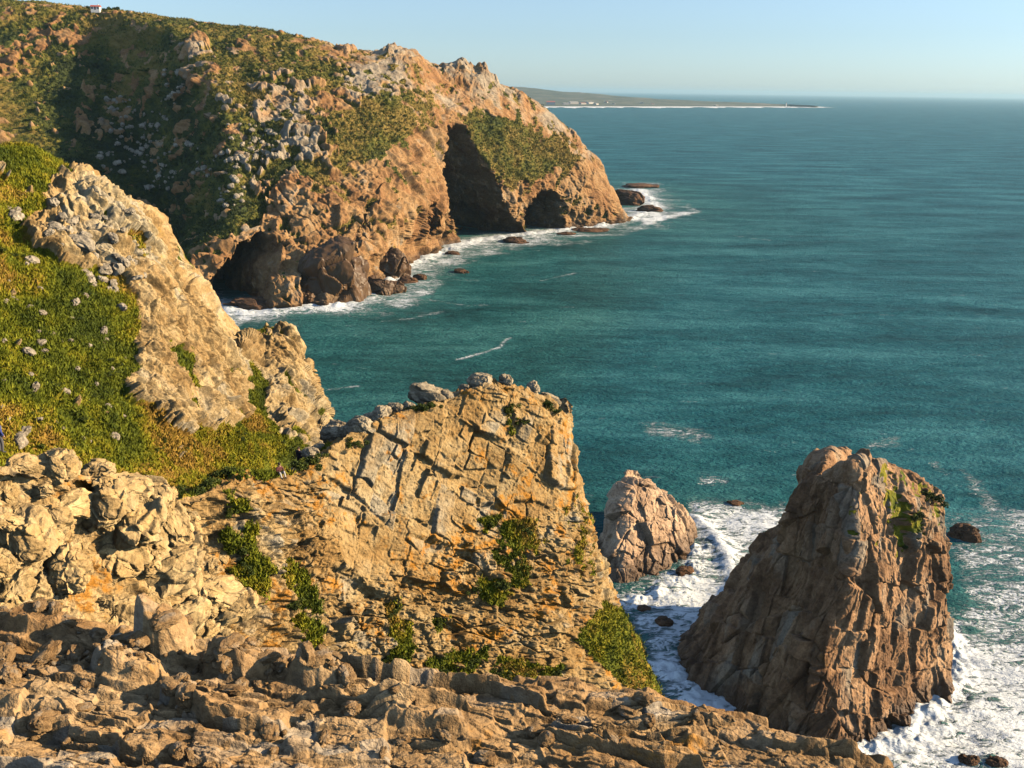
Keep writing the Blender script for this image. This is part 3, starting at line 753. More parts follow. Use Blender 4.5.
    for (bx, by, rx, ry, hh) in [(430, 718, 0.95, 0.34, 0.30), (300, 748, 0.28, 0.2, 0.16), (690, 738, 0.4, 0.2, 0.12), (165, 650, 0.40, 0.38, 0.95), (130, 672, 0.5, 0.3, 0.45), (240, 672, 0.5, 0.28, 0.5), (20, 700, 0.9, 0.3, 0.25), (320, 684, 0.5, 0.28, 0.45), (40, 632, 0.5, 0.3, 0.35)]:
        d_ = ray(bx, by); c = CAM + d_ * ((8.4 - SY * 9.5) / (-d_[2] - SY * d_[1] - SX * d_[0]))
        r2 = ((x - c[0]) / rx) ** 2 + ((y - c[1]) / ry) ** 2 + 0.25 * wob
        bump = np.maximum(bump, hh * (1 - sstep(0.35, 1.05, r2 + 0.25 * fray)) * (0.8 + 0.5 * (x - c[0]) / rx * -0.6))
    face_, fd_, _ = blocks(p, (0.7, 0.5, 0.5), (0.1, 0.2, 0.4), 319, 0.10, 0.22, 0.1, 0.05, 0.06, 0.04)
    d = (d + bump * 0.9) * (0.35 + 0.65 * topw) + face_ * (1 - topw)
    d = blur_d(d, nv, nu, 1)
    nn = n * (1 - 0.65 * topw[:, None]) + np.array([0, 0, 0.65]) * topw[:, None]
    p = p + nn * d[:, None]
    q = grid_quads(nv, nu)
    me = make_mesh('ledge', p, quads=orient_quads(p, q), attrs={'cell': d1 * 0.5 + d2 * 0.5, 'veg': p[:, 0] * 0, 'dry': p[:, 0] * 0})
    o = link('ledge', me, M_ledge)
    tag(o, 'broken rock ledge of tilted slabs and rubble at the lookout', 'ledge', kind='structure')
    return p.reshape(nv, nu, 3), px.reshape(nv, nu), py.reshape(nv, nu)

# ------------------------------------------------------------------ SEA STACK AND ISLET
def closed_rock(name, cols, nu, nv, disp, mat, topz=None, vegfn=None):
    A = np.array(cols)
    cen = A[:, 0].mean(0)
    capr = [cen + (A[:, 0] - cen) * k + np.array(dz) for k, dz in ((0.03, (0, 5, -4.0)), (0.85, (0, 0.8, -0.2)))]
    A = np.concatenate([capr[0][:, None], capr[1][:, None], A], 1)
    G = patch(A, nu, nv, closed=True, minstep=12)
    N = smooth_grid(grid_normals(G, True), 5, True)
    cc = G.mean((0, 1)); out = (N * (G - G.mean(1, keepdims=True))).sum(2).mean()
    if out < 0: N = -N
    p = G.reshape(-1, 3); n = N.reshape(-1, 3)
    px, py, w = proj(p)
    d, cell, veg, dry = disp(p, n, px, py)
    d = blur_d(d, nv, nu, 1, True)
    row = np.repeat(np.arange(nv), nu) / nv
    d = d * (0.35 + 0.65 * sstep(0.02, 0.22, row))
    p = p + n * d[:, None]
    q = grid_quads(nv, nu, True)
    a, b, c = p[q[:, 0]], p[q[:, 1]], p[q[:, 2]]
    nn = np.cross(b - a, c - a)
    if (nn * n[q[:, 0]]).sum(1).mean() < 0: q = q[:, ::-1]
    me = make_mesh(name, p, quads=q, attrs={'cell': cell, 'veg': veg, 'dry': dry})
    return link(name, me, mat), p

def stack():
    spec = [
        [(820, 474, 150.5), (803, 498, 151.5), (788, 537, 152.5), (750, 580, 153.5), (708, 634, 154.5), (650, 692, 155)],
        [(834, 466, 147.5), (822, 515, 147), (806, 570, 145.5), (782, 630, 143), (756, 690, 139.5), (738, 750, 135)],
        [(851, 459, 142.5), (853, 515, 137.5), (846, 575, 134.4), (826, 640, 132.2), (812, 690, 130.5), (806, 756, 127.5)],
        [(874, 458, 146), (884, 515, 143), (882, 580, 140.6), (876, 645, 137.6), (868, 700, 134.2), (866, 760, 129)],
        [(900, 468, 152), (918, 515, 149.5), (918, 580, 147.4), (914, 645, 144), (909, 700, 138.8), (908, 752, 132.5)],
        [(924, 488, 160), (943, 510, 159), (944, 560, 156.5), (944, 612, 153), (949, 664, 148.5), (954, 720, 143)],
    ]
    cols = [[P(*q) for q in c] for c in spec]
    last = np.array(cols[-1]); first = np.array(cols[0])
    b1 = last + np.array([-3, 14, 0.0]); b1[0] += [-2, -5, -1]
    b3 = first + np.array([6, 14, 0.0]); b3[0] += [-2, -6, 0]
    b2 = (b1 + b3) / 2 + np.array([0, 7, 0.0])
    cols += [list(b1), list(b2), list(b3)]
    def disp(p, n, px, py):
        h1, c1, _ = facets(p, (9, 6, 14), (0.15, 0.55, 0.4), 403, 1.3, 2.0, 0.15, 0.5, 0.05, 0.05)
        h2, c2, _ = blocks(p, (2.4, 2.2, 8.0), (-0.1, 0.35, 0.7), 405, 0.42, 0.95, 0.08, 0.35, 0.05, 0.035)
        h3, c3, _ = facets(p, (1.0, 0.9, 3.2), (0.1, 0.35, 0.3), 407, 0.18, 0.34, 0.12, 0.12, 0.1, 0.06)
        rd = ridged(p @ axes_mat((5, 5, 24), (0.1, 0.35, 0.3)).T, 4, 409)
        d = h1 * 0.9 + h2 + h3 * 0.7 + rd * 0.5 + fbm(p / 0.8, 4, 411) * 0.10
        vg = 0.34 * polymask(px, py, [(872, 455), (900, 470), (948, 495), (946, 512), (920, 540), (900, 560), (890, 520), (885, 490)], 8) + 0.16 * polymask(px, py, [(840, 500), (900, 480), (910, 560), (850, 570)], 12)
        v = np.where(vg > 0.02, vg + 0.34 * fbm(p / 3, 4, 413) + 0.2 * fbm(p / 0.9, 3, 415), 0)
        veg = sstep(0.35, 0.5, v)
        f1, _, idc, _ = voro(p / 0.9, 417)
        d = d * (1 - 0.4 * veg) + veg * np.clip(1 - f1 * 1.3, 0, 1) * 0.2
        return d, c1 * 0.4 + c2 * 0.6, veg, 0.5 + 0.4 * fbm(p / 5, 3, 419)
    o, p = closed_rock('sea_stack', cols, 1300, 760, disp, M_stack)
    tag(o, 'tall leaning sea stack, dark on its left face, standing in white surf', 'sea stack')
    return o

def islet():
    spec = [
        [(618, 488, 206), (606, 520, 202), (600, 560, 197), (594, 612, 190)],
        [(624, 484, 201), (618, 520, 194), (615, 565, 187), (610, 616, 178.5)],
        [(636, 481, 201), (642, 520, 195.5), (640, 565, 188), (634, 612, 179.5)],
        [(650, 484, 203), (664, 520, 199), (664, 560, 192), (662, 602, 183)],
        [(660, 491, 207), (681, 522, 204), (687, 550, 200), (692, 580, 192)],
        [(664, 494, 212), (684, 518, 210), (692, 542, 208), (700, 566, 204)],
    ]
    cols = [[P(*q) for q in c] for c in spec]
    last = np.array(cols[-1]); first = np.array(cols[0])
    b1 = last + np.array([-4, 10, 0.0]); b3 = first + np.array([3, 9, 0.0]); b2 = (b1 + b3) / 2 + np.array([0, 4, 0])
    cols += [list(b1), list(b2), list(b3)]
    def disp(p, n, px, py):
        h1, c1, _ = facets(p, (8, 6, 11), (0.1, 0.4, 0.5), 503, 1.0, 1.8, 0.15, 0.4, 0.05, 0.05)
        h2, c2, _ = facets(p, (2.6, 2.0, 4.0), (-0.2, 0.4, 0.7), 505, 0.32, 0.55, 0.15, 0.25, 0.08, 0.06)
        h3, c3, _ = facets(p, (1.0, 0.8, 1.4), (0.2, 0.4, 0.3), 507, 0.10, 0.16, 0.15, 0.08, 0.1, 0.06)
        d = h1 + h2 + h3 + ridged(p / np.array([6, 6, 10]), 4, 509) * 0.4
        return d, c1 * 0.4 + c2 * 0.6, d * 0, d * 0
    o, p = closed_rock('sea_stack', cols, 620, 420, disp, M_islet)
    tag(o, 'squat pinkish rock island lit by the sun, behind the near cliff in the surf', 'sea stack')
    return o

HEAD = headland()
HILL = hillside()
CLIFF = near_cliff()
LEDGE = ledge()
STACK = stack()
ISLET = islet()

# ------------------------------------------------------------------ SEA
shore_far = [(186, 304), (216, 312), (262, 310), (300, 308), (340, 306), (370, 292), (402, 270), (430, 255), (452, 248), (475, 241), (505, 237), (530, 234), (556, 231), (582, 228), (606, 225), (628, 220), (655, 208), (640, 190)]
shore_far = [PZ(*q)[:2] for q in shore_far]
def sea():
    ncol, nrow = 1100, 900
    az = np.concatenate([np.linspace(-75, -36, 60)[:-1], np.linspace(-36, 36, ncol - 120), np.linspace(36, 75, 62)[1:]])
    dep = np.linspace(60, 0.085, nrow)
    r = CAMZ / np.tan(np.radians(dep))
    # closer rows towards the far water
    AZ, RR = np.meshgrid(np.radians(az), r)
    x = (RR * np.sin(AZ)).ravel(); y = (RR * np.cos(AZ)).ravel(); rr = RR.ravel()
    px, py, w = proj(np.stack([x, y, x * 0], 1))
    d_far = polydist(x, y, shore_far)
    wobble = fbm(np.stack([x / 45, y / 45, x * 0], 1), 4, 601)
    foam = np.zeros(len(x))
    foam = np.maximum(foam, 1.05 * np.exp(-np.clip(d_far - 3, 0, None) / (19 * (1 + 0.6 * wobble))))
    st = [PZ(*q)[:2] for q in [(668, 668), (700, 700), (735, 738), (800, 752), (862, 752), (905, 742), (935, 705), (955, 670), (952, 640)]]
    it = [PZ(*q)[:2] for q in [(600, 610), (632, 606), (664, 592), (692, 570), (700, 548)]]
    foam = np.maximum(foam, 1.1 * np.exp(-np.clip(polydist(x, y, st) - 2, 0, None) / 7.0))
    foam = np.maximum(foam, 0.9 * np.exp(-np.clip(polydist(x, y, it) - 1, 0, None) / 5.0))
    wx = px + 14 * wobble; wy = py + 8 * wobble
    fields = [([(800, 740), (900, 735), (955, 690), (965, 640), (1040, 640), (1300, 640), (1300, 1000), (780, 1000)], 25, 0.96),
              ([(955, 520), (1040, 505), (1300, 500), (1300, 660), (960, 660)], 22, 0.60),
              ([(690, 500), (800, 505), (790, 545), (740, 590), (700, 640), (640, 650), (615, 610), (690, 570)], 14, 0.88),
              ([(700, 525), (728, 540), (742, 580), (720, 610), (700, 600), (722, 575)], 7, 1.0),
              ([(640, 420), (700, 425), (715, 438), (690, 442), (650, 436)], 9, 0.50),
              ([(690, 468), (722, 472), (716, 480), (692, 480)], 6, 0.48),
              ([(410, 268), (450, 240), (520, 232), (600, 228), (640, 232), (560, 245), (500, 252), (440, 275), (425, 300), (400, 308), (370, 300)], 8, 0.62),
              ([(205, 312), (240, 310), (262, 318), (240, 328), (212, 330)], 6, 0.72),
              ([(630, 214), (690, 206), (700, 214), (640, 226)], 5, 0.95), ([(620, 182), (670, 186), (665, 196), (640, 192)], 4, 0.6), ([(560, 226), (640, 232), (680, 226), (600, 222)], 4, 0.6),
              ([(865, 440), (900, 436), (905, 446), (870, 452)], 6, 0.44), ([(930, 460), (948, 466), (956, 478), (944, 474)], 5, 0.48),
              ([(965, 470), (985, 480), (1000, 510), (990, 515), (972, 495)], 7, 0.46), ([(318, 430), (335, 428), (330, 446), (316, 448)], 4, 0.85)]
    for poly, soft, a in fields:
        foam = np.maximum(foam, a * polymask(wx, wy, poly, soft))
    lines = [([(452, 361), (475, 355), (498, 348), (511, 338)], 0.8, 0.62), ([(300, 396), (330, 390), (352, 388)], 0.8, 0.5), ([(470, 306), (430, 300)], 1.2, 0.5), ([(545, 280), (580, 272)], 1.2, 0.42), ([(735, 236), (770, 240)], 2, 0.45),
             ([(440, 312), (410, 318), (380, 322)], 1.5, 0.45)]
    for ln, wd, a in lines:
        g = [PZ(*q)[:2] for q in ln]
        dd = polydist(x + 5 * wobble, y + 5 * wobble, g)
        foam = np.maximum(foam, a * np.exp(-(dd / (wd * 1.6)) ** 2))
    shallow = np.maximum(np.exp(-d_far / 130.0), np.exp(-np.minimum(polydist(x, y, st), polydist(x, y, it)) / 45.0))
    cove = polymask(px, py, [(200, 300), (470, 260), (620, 240), (700, 260), (560, 420), (280, 460)], 60)
    shallow = np.maximum(shallow, 0.7 * cove)
    # swell and chop
    th = R(12)
    a = x * math.cos(th) + y * math.sin(th); b = -x * math.sin(th) + y * math.cos(th)
    z = 0.55 * gn(np.stack([a / 60, b / 26, x * 0], 1), 611) + 0.32 * gn(np.stack([a / 22, b / 9, x * 0], 1), 613) + 0.16 * gn(np.stack([a / 8, b / 3.6, x * 0], 1), 615) * (rr < 900)
    z = z * np.clip(1500 / np.maximum(rr, 1), 0, 1) ** 1.2
    z = z + sstep(0.45, 1.0, foam) * (0.8 * fbm(np.stack([x / 16, y / 9, x * 0], 1), 3, 621) + 0.2)
    brk = [PZ(*q_)[:2] for q_ in [(694, 520), (712, 532), (728, 555), (736, 585), (724, 612), (704, 634)]]
    db = polydist(x + 2 * wobble, y + 2 * wobble, brk)
    z = z + 1.5 * np.exp(-(db / 2.6) ** 2) * (0.7 + 0.5 * wobble); foam = np.maximum(foam, 1.25 * np.exp(-(db / 4.0) ** 2))
    ds = np.minimum(polydist(x, y, st), polydist(x, y, it))
    z = z + 1.1 * np.exp(-np.clip(ds, 0, None) / 3.0) * np.clip(0.5 + fbm(np.stack([x / 3, y / 3, x * 0], 1), 3, 631), 0, 2)
    z = z + 1.6 * np.exp(-np.clip(d_far - 2, 0, None) / 6.0) * np.clip(0.4 + fbm(np.stack([x / 9, y / 9, x * 0], 1), 3, 633), 0, 2)
    V = np.stack([x, y, z], 1)
    q = grid_quads(nrow, len(az))
    me = make_mesh('sea', V, quads=orient_quads(V, q), attrs={'foam': foam, 'shallow': shallow}, smooth=True)
    m, t, bs = new_mat('sea_water')
    ad = t.mapped((0.010, 0.030, 0.01), (0, 0, R(-12)))
    band = t.noise(1.0, 5, 0.6, vec=ad, dist=0.4)
    sv = t.mapped((0.10, 0.22, 0.1), (0, 0, R(-14)))
    streak = t.noise(1.0, 6, 0.7, vec=sv, dist=0.3)
    f = t.math('ADD', t.math('MULTIPLY', band, 0.62), t.math('MULTIPLY', streak, 0.38))
    deep = t.ramp(f, [(0.36, (0.008, 0.054, 0.068)), (0.50, (0.020, 0.120, 0.150)), (0.63, (0.054, 0.210, 0.245))])
    shal = t.ramp(f, [(0.36, (0.012, 0.055, 0.052)), (0.50, (0.028, 0.118, 0.106)), (0.63, (0.070, 0.215, 0.185))])
    sh = t.attr('shallow')
    c = t.mix(t.math('MULTIPLY', sh, 0.9, clamp=True), deep, shal)
    fa = t.attr('foam')
    fv = t.mapped((1, 1, 1))
    fv = t.mapped((0.6, 1.5, 1), (0, 0, R(-24)))
    n1 = t.noise(0.13, 5, 0.58, vec=fv, dist=1.6); n2 = t.noise(0.42, 4, 0.55, vec=fv, dist=1.8); n3 = t.noise(0.05, 4, 0.6, dist=0.8)
    lace1 = t.maprange(t.math('ABSOLUTE', t.math('SUBTRACT', n1, 0.5)), 0.0, 0.16, 1, 0)
    lace2 = t.maprange(t.math('ABSOLUTE', t.math('SUBTRACT', n2, 0.5)), 0.0, 0.15, 1, 0)
    lace = t.math('ADD', t.math('ADD', t.math('MULTIPLY', lace1, 0.40), t.math('MULTIPLY', lace2, 0.35)), t.math('MULTIPLY', n3, 0.5))
    big = t.noise(0.035, 4, 0.6, vec=t.mapped((1, 1.8, 1), (0, 0, R(-12))), dist=0.8)
    ff = t.math('ADD', t.math('ADD', t.math('MULTIPLY', fa, 1.12), t.math('MULTIPLY', t.math('SUBTRACT', lace, 0.66), 1.25)), t.math('MULTIPLY', t.math('SUBTRACT', big, 0.5), 1.2))
    fo = t.maprange(ff, 0.50, 1.05)
    fo = t.math('MULTIPLY', fo, t.maprange(fa, 0.05, 0.25))
    # scattered whitecaps far out
    wc = t.math('MULTIPLY', t.maprange(t.noise(0.045, 3, 0.5, vec=t.mapped((1, 2.6, 1), (0, 0, R(-12)))), 0.66, 0.74), t.maprange(n2, 0.52, 0.66))
    fo = t.math('MAXIMUM', fo, t.math('MULTIPLY', wc, 0.5))
    milky = t.mix(t.math('MULTIPLY', t.maprange(fa, 0.15, 0.9), 0.45), c, (0.16, 0.32, 0.30))
    c = t.mix(fo, milky, (0.76, 0.81, 0.84))
    t.link(c, bs.inputs['Base Color'])
    t.link(t.maprange(fo, 0, 1, 0.38, 0.9, False), bs.inputs['Roughness'])
    bs.inputs['IOR'].default_value = 1.22; bs.inputs['Specular IOR Level'].default_value = 0.06
    bp = t.new('ShaderNodeBump'); bp.inputs['Strength'].default_value = 1.0; bp.inputs['Distance'].default_value = 1.3
    wv = t.math('ADD', t.math('MULTIPLY', t.noise(1.0, 6, 0.7, vec=t.mapped((0.10, 0.24, 0.2), (0, 0, R(-14))), dist=0.5), 1.6), t.noise(1.0, 3, 0.6, vec=t.mapped((0.5, 0.9, 0.5), (0, 0, R(20)))))
    wv = t.math('MULTIPLY', wv, t.maprange(fo, 0, 1, 1.0, 0.35, False))
    hh = t.math('ADD', wv, t.math('MULTIPLY', fo, t.math('MULTIPLY', n2, 0.3)))
    t.link(hh, bp.inputs['Height']); t.link(bp.outputs[0], bs.inputs['Normal'])
    o = link('sea', me, m); tag(o, 'teal sea with wind streaks and white surf along the rocks', 'sea', kind='structure')
sea()

# ------------------------------------------------------------------ loose rocks
def rock_mesh(name, seed, sub, mat, flat=1.0):
    bm = bmesh.new(); bmesh.ops.create_icosphere(bm, subdivisions=sub, radius=1.0)
    v = np.array([q.co[:] for q in bm.verts]); off = np.array([seed * 13.7, seed * 5.1, seed * 9.3])
    n = v.copy()
    h1, c1, _ = facets(v + off, (1.1, 0.9, 0.9), (0.3, 0.4, seed), 700 + seed, 0.12, 0.30, 0.15)
    h2, c2, _ = facets(v + off, (0.42, 0.36, 0.36), (0.5, 0.2, seed * 2.0), 720 + seed, 0.035, 0.09, 0.15)
    v = v * np.array([1.0, 0.8, 0.75 * flat])
    # square off towards a block
    v = np.sign(v) * np.abs(v) ** 0.86
    v = v + n * (h1 + h2 + 0.04 * fbm((v + off) * 4, 3, 740 + seed))[:, None]
    for q, c in zip(bm.verts, v): q.co = c
    me = bpy.data.meshes.new(name); bm.to_mesh(me); bm.free()
    a = me.attributes.new('cell', 'FLOAT', 'POINT'); a.data.foreach_set('value', c1.astype(F32))
    me.materials.append(mat)
    return me

ROCKS_SMALL = [rock_mesh('stone', k, 3, M_boulder) for k in range(6)]
ROCKS_PALE = [rock_mesh('boulder', k + 10, 3, M_pale) for k in range(6)]
ROCKS_BIG = [rock_mesh('boulder', k + 20, 5, M_boulder) for k in range(6)]
ROCKS_GOLD = [rock_mesh('boulder', k + 50, 6, M_cream) for k in range(7)]
ROCKS_SEA = [rock_mesh('sea_rock', k + 30, 5, M_searock) for k in range(8)]
ROCKS_LEDGE = [rock_mesh('stone', k + 40, 4, M_ledge) for k in range(6)]

def put(name, me, loc, scale, rot, label, cat, group=None):
    o = bpy.data.objects.new(name, me); COL.objects.link(o)
    o.location = loc; o.scale = scale; o.rotation_euler = rot
    return tag(o, label, cat, group)

# rocks awash: px, py, half width m, half height m, label
sea_rocks = [
    (963, 540, 3.6, 3.4, 'dark rock breaking the surf to the right of the tall sea stack'),
    (735, 506, 2.2, 1.0, 'low dark rock awash in foam between the two sea stacks'),
    (684, 576, 2.2, 1.6, 'brown rock in the churning channel right beside the squat rock island'),
    (664, 627, 2.0, 1.5, 'brown round rock in the foam below the squat rock island, the nearer of two'),
    (643, 612, 1.6, 0.9, 'small flat rock in the foam below the squat rock island, the further of two'),
    (968, 765, 1.6, 1.3, 'small dark rock in the white surf at the bottom edge of the photo'),
    (995, 768, 1.8, 1.2, 'dark rock in the white surf in the bottom right corner'),
    (515, 243, 9, 3.0, 'long dark rock awash off the mouth of the tall cave'),
    (452, 255, 5, 2.2, 'low dark rock in the surf just off the rounded orange buttress'),
    (461, 273, 5, 2.0, 'dark rock alone in the water further off the rounded buttress'),
    (420, 280, 4, 3.0, 'small dark rock off the tip of the orange cove rocks'),
    (408, 284, 6, 3.6, 'dark low rock at the foot of the pyramid shaped shore rock'),
    (378, 296, 9, 9.0, 'orange rock standing in surf in front of the brown furrowed shore rock'),
    (392, 294, 7, 6.0, 'smaller orange rock beside the one in front of the furrowed shore rock'),
    (385, 279, 15, 16.0, 'pyramid shaped orange shore rock with a dark left side'),
    (333, 303, 21, 25.0, 'brown furrowed shore rock rounded on top, tallest at the foot of the headland'),
    (250, 309, 12, 4.0, 'low brown rock shelf lying in front of the big dark cave'),
    (305, 305, 8, 7.0, 'small orange rock between the big dark cave and the furrowed shore rock'),
    (625, 205, 19, 13.0, 'dark rock mass at the tip of the headland'),
    (650, 212, 12, 5.0, 'low red brown rock tailing off seaward from the tip of the headland'),
    (640, 188, 22, 4.0, 'flat dark reef lying beyond the tip of the headland'),
    (590, 232, 14, 2.2, 'flat dark reef in the foam below the headland tip'),
    (566, 235, 7, 1.6, 'small flat dark reef between the small cave and the headland tip'),
]
_hold = {}
for k, (px_, py_, hw, hh, lab) in enumerate(sea_rocks):
    c = PZ(px_, py_, 0)
    big = hw > 11 and hh > 6
    me = ROCKS_SEA[k % len(ROCKS_SEA)]
    if lab.startswith(('brown furrowed', 'pyramid', 'orange rock', 'smaller orange', 'small orange')):
        me = rock_mesh('sea_rock', 60 + k, 6, M_head)
        a = me.attributes.new('veg', 'FLOAT', 'POINT'); 
    dirc = Vector((c[0], c[1], 0)).normalized()
    put('sea_rock', me, (c[0] + dirc.x * hw * 0.6, c[1] + dirc.y * hw * 0.6, hh * 0.1), (hw, hw * 0.75, hh * 1.15), (0, 0, (k * 1.3) % 0.9 - 0.45), lab, 'rock', 'rocks along the waterline')

# ------------------------------------------------------------------ boulders and stones lying on the ground
def pick(GR, poly, nmax, rkmax=None, seed=1, wts=None):
    G, pxg, pyg = GR[0], GR[2] if len(GR) > 3 else GR[1], GR[3] if len(GR) > 3 else GR[2]
    mk = polymask(pxg.ravel(), pyg.ravel(), poly, 0.5) > 0.5
    if rkmax is not None: mk &= (GR[1].ravel() < rkmax)
    idx = np.nonzero(mk)[0]
    r = np.random.default_rng(seed)
    if len(idx) == 0: return np.zeros((0, 3))
    return G.reshape(-1, 3)[r.choice(idx, min(nmax, len(idx)), replace=False)]

def surf_at(GR, px_, py_):
    """front surface point seen nearest a photo position"""
    G = GR[0].reshape(-1, 3); a, b, w = proj(G)
    d = np.hypot(a - px_, b - py_)
    k = np.nonzero(d < max(1.5, d.min() + 0.7))[0]
    return G[k[np.argmin(w[k])]]
r_ = np.random.default_rng(5)
gully = [([(105, 100), (130, 95), (145, 110), (150, 150), (120, 180), (98, 170), (105, 130)], 62), ([(145, 105), (175, 110), (180, 150), (175, 195), (140, 190), (142, 140)], 56),
         ([(168, 65), (190, 75), (185, 105), (160, 105)], 20), ([(188, 140), (230, 150), (250, 200), (225, 210), (195, 180)], 48), ([(225, 120), (275, 130), (280, 165), (235, 165)], 44)]
for kk, (poly, nn) in enumerate(gully):
    for c in pick(HEAD, poly, nn, None, 40 + kk):
        s = 0.7 + 1.5 * r_.random() ** 2.2
        put('boulder', ROCKS_PALE[r_.integers(6)], (c[0], c[1], c[2] + s * 0.35), (s * (0.8 + 0.6 * r_.random()), s * (0.8 + 0.5 * r_.random()), s), (r_.normal() * 0.3, r_.normal() * 0.3, r_.random() * 6.28),
            'pale grey boulder lying in the dark scrub of the far headland gully', 'boulder', 'pale boulders in the far gully')
hillpoly = [([(0, 200), (60, 210), (110, 280), (130, 330), (120, 440), (0, 445)], 60, 'pale stone lying in the grass of the steep green hillside', 'stones in the hillside grass'),
            ([(70, 215), (130, 225), (145, 280), (120, 295), (70, 270), (30, 250)], 45, 'grey angular boulder on the crag at the top of the hillside', 'boulders on the hillside crag')]
for kk, (poly, nn, lab, grp) in enumerate(hillpoly):
    for c in pick(HILL, poly, nn, None, 60 + kk):
        s = (0.16 + 0.5 * r_.random() ** 2.5) if kk == 0 else (0.3 + 0.6 * r_.random() ** 2)
        put('stone' if kk == 0 else 'boulder', ROCKS_PALE[r_.integers(6)], (c[0], c[1], c[2] + s * 0.3), (s * (0.9 + 0.6 * r_.random()), s, s * (0.7 + 0.5 * r_.random())), (r_.normal() * 0.4, r_.normal() * 0.4, r_.random() * 6.28), lab, 'boulder' if kk else 'stone', grp)

# boulders on the crest of the near cliff
crest_boulders = [(358, 428, 63.5, 1.35, 'rounded boulder with a shaded hollow at the left end of the near cliff crest'),
                  (382, 412, 65.5, 1.0, 'small rounded boulder between the hollowed boulder and the big dark one on the cliff crest'),
                  (428, 394, 69.5, 1.5, 'biggest dark boulder on the near cliff crest'),
                  (410, 407, 67, 0.7, 'small pale boulder lying in front of the biggest crest boulder'),
                  (447, 391, 69.5, 1.0, 'dark tilted block next to the highest point of the cliff crest'),
                  (480, 386, 71, 1.1, 'pale block lying on the highest part of the cliff crest'),
                  (506, 377, 72.5, 0.85, 'upright pale boulder standing highest on the cliff crest'),
                  (533, 392, 74.5, 0.8, 'low boulder by the green tuft on the cliff crest'),
                  (550, 396, 76, 1.0, 'dark boulder at the seaward end of the cliff crest'),
                  (318, 437, 62, 0.55, 'small round grey boulder in the saddle at the foot of the rock spur'),
                  (465, 388, 70.5, 0.6, 'little dark block wedged between larger ones on the cliff crest'),
                  (395, 405, 66.8, 0.8, 'dark boulder leaning against the biggest one on the crest'),
                  (338, 440, 65, 1.7, 'large rounded boulder behind the hollowed one, dark on its left'),
                  (371, 421, 67, 1.2, 'dark boulder behind the crest between the hollowed and the small rounded one'),
                  (310, 449, 60, 0.7, 'pale flat slab lying across the shaded saddle')]
crest_boulders += [(28, 462, 41.5, 0.9, 'pale flat topped boulder by the person in the blue jacket'),
                   (62, 452, 42.5, 1.3, 'pale humped boulder against the green slope, second from the left edge'),
                   (100, 462, 43.5, 1.0, 'pale boulder along the foot of the green slope, third from the left edge'),
                   (68, 508, 38.5, 1.5, 'yellow boulder with a bright sunlit face in the middle of the boulder mass'),
                   (30, 548, 34, 1.7, 'long smooth yellowish boulder sloping down to the right in the boulder mass'),
                   (14, 590, 30, 1.0, 'forked pale rock at the left edge just above the rubble'),
                   (150, 500, 44, 1.6, 'large pale boulder at the upper right of the boulder mass'),
                   (110, 520, 40.5, 1.2, 'cracked pale boulder in the middle right of the boulder mass')]
# drop each on the cliff surface
CV = CLIFF[0].reshape(-1, 3)
def ground_z(GV, x, y, rad=0.5):
    d = (GV[:, 0] - x) ** 2 + (GV[:, 1] - y) ** 2
    k = np.argsort(d)[:12]
    return GV[k, 2].max()
for k, (px_, py_, Y_, s, lab) in enumerate(crest_boulders):
    s *= 0.8
    if k >= 15: c = surf_at(CLIFF, px_, py_); z = c[2] + 0.1 * s
    else:
        c = P(px_, py_, Y_); gz = ground_z(CV, c[0], c[1])
        z = gz + s * 0.3 if abs(gz - c[2]) < 2.5 else c[2]
    put('boulder', ROCKS_BIG[k % 6] if k < 15 else ROCKS_GOLD[k % 7], (c[0], c[1], z), (s * 1.15, s * 0.95, s * 0.95), (r_.normal() * 0.25, r_.normal() * 0.25, r_.random() * 6.28), lab, 'boulder', 'boulders on the near cliff')

for kk, (poly, nn, s0, s1) in enumerate([([(-40, 470), (120, 480), (215, 505), (235, 560), (225, 630), (120, 640), (0, 640), (-40, 640)], 62, 0.45, 1.0), ([(120, 480), (215, 505), (240, 570), (225, 640), (140, 640)], 14, 0.9, 0.9)]):
    for c in pick(CLIFF, poly, nn, None, 640 + kk):
        s = s0 + s1 * r_.random() ** 2
        put('boulder', ROCKS_GOLD[r_.integers(7)], (c[0], c[1], c[2] - 0.15 * s), (s * (1.0 + 0.5 * r_.random()), s, s * (0.7 + 0.4 * r_.random())), (r_.normal() * 0.35, r_.normal() * 0.35, r_.random() * 6.28),
            'cream coloured boulder wedged in the jumbled boulder mass above the rubble', 'boulder', 'boulders of the near boulder mass')

# loose stones on the ledge and its rubble
lp = [([(0, 605), (140, 640), (330, 672), (350, 690), (150, 690), (0, 690)], 130), ([(0, 690), (350, 690), (650, 705), (780, 735), (700, 760), (0, 766)], 60)]
for kk, (poly, nn) in enumerate(lp):
    for c in pick(LEDGE, poly, nn, None, 80 + kk):
        s = 0.035 + 0.13 * r_.random() ** 2.4
        put('stone', ROCKS_LEDGE[r_.integers(6)], (c[0], c[1], c[2] + s * 0.3), (s * (0.9 + 0.7 * r_.random()), s, s * (0.6 + 0.5 * r_.random())), (r_.normal() * 0.3, r_.normal() * 0.3, r_.random() * 6.28),
            ['loose tan stone in the rubble at the back of the ledge', 'loose stone lying on the bare slabs of the ledge'][kk], 'stone', ['rubble stones on the ledge', 'stones on the ledge slabs'][kk])

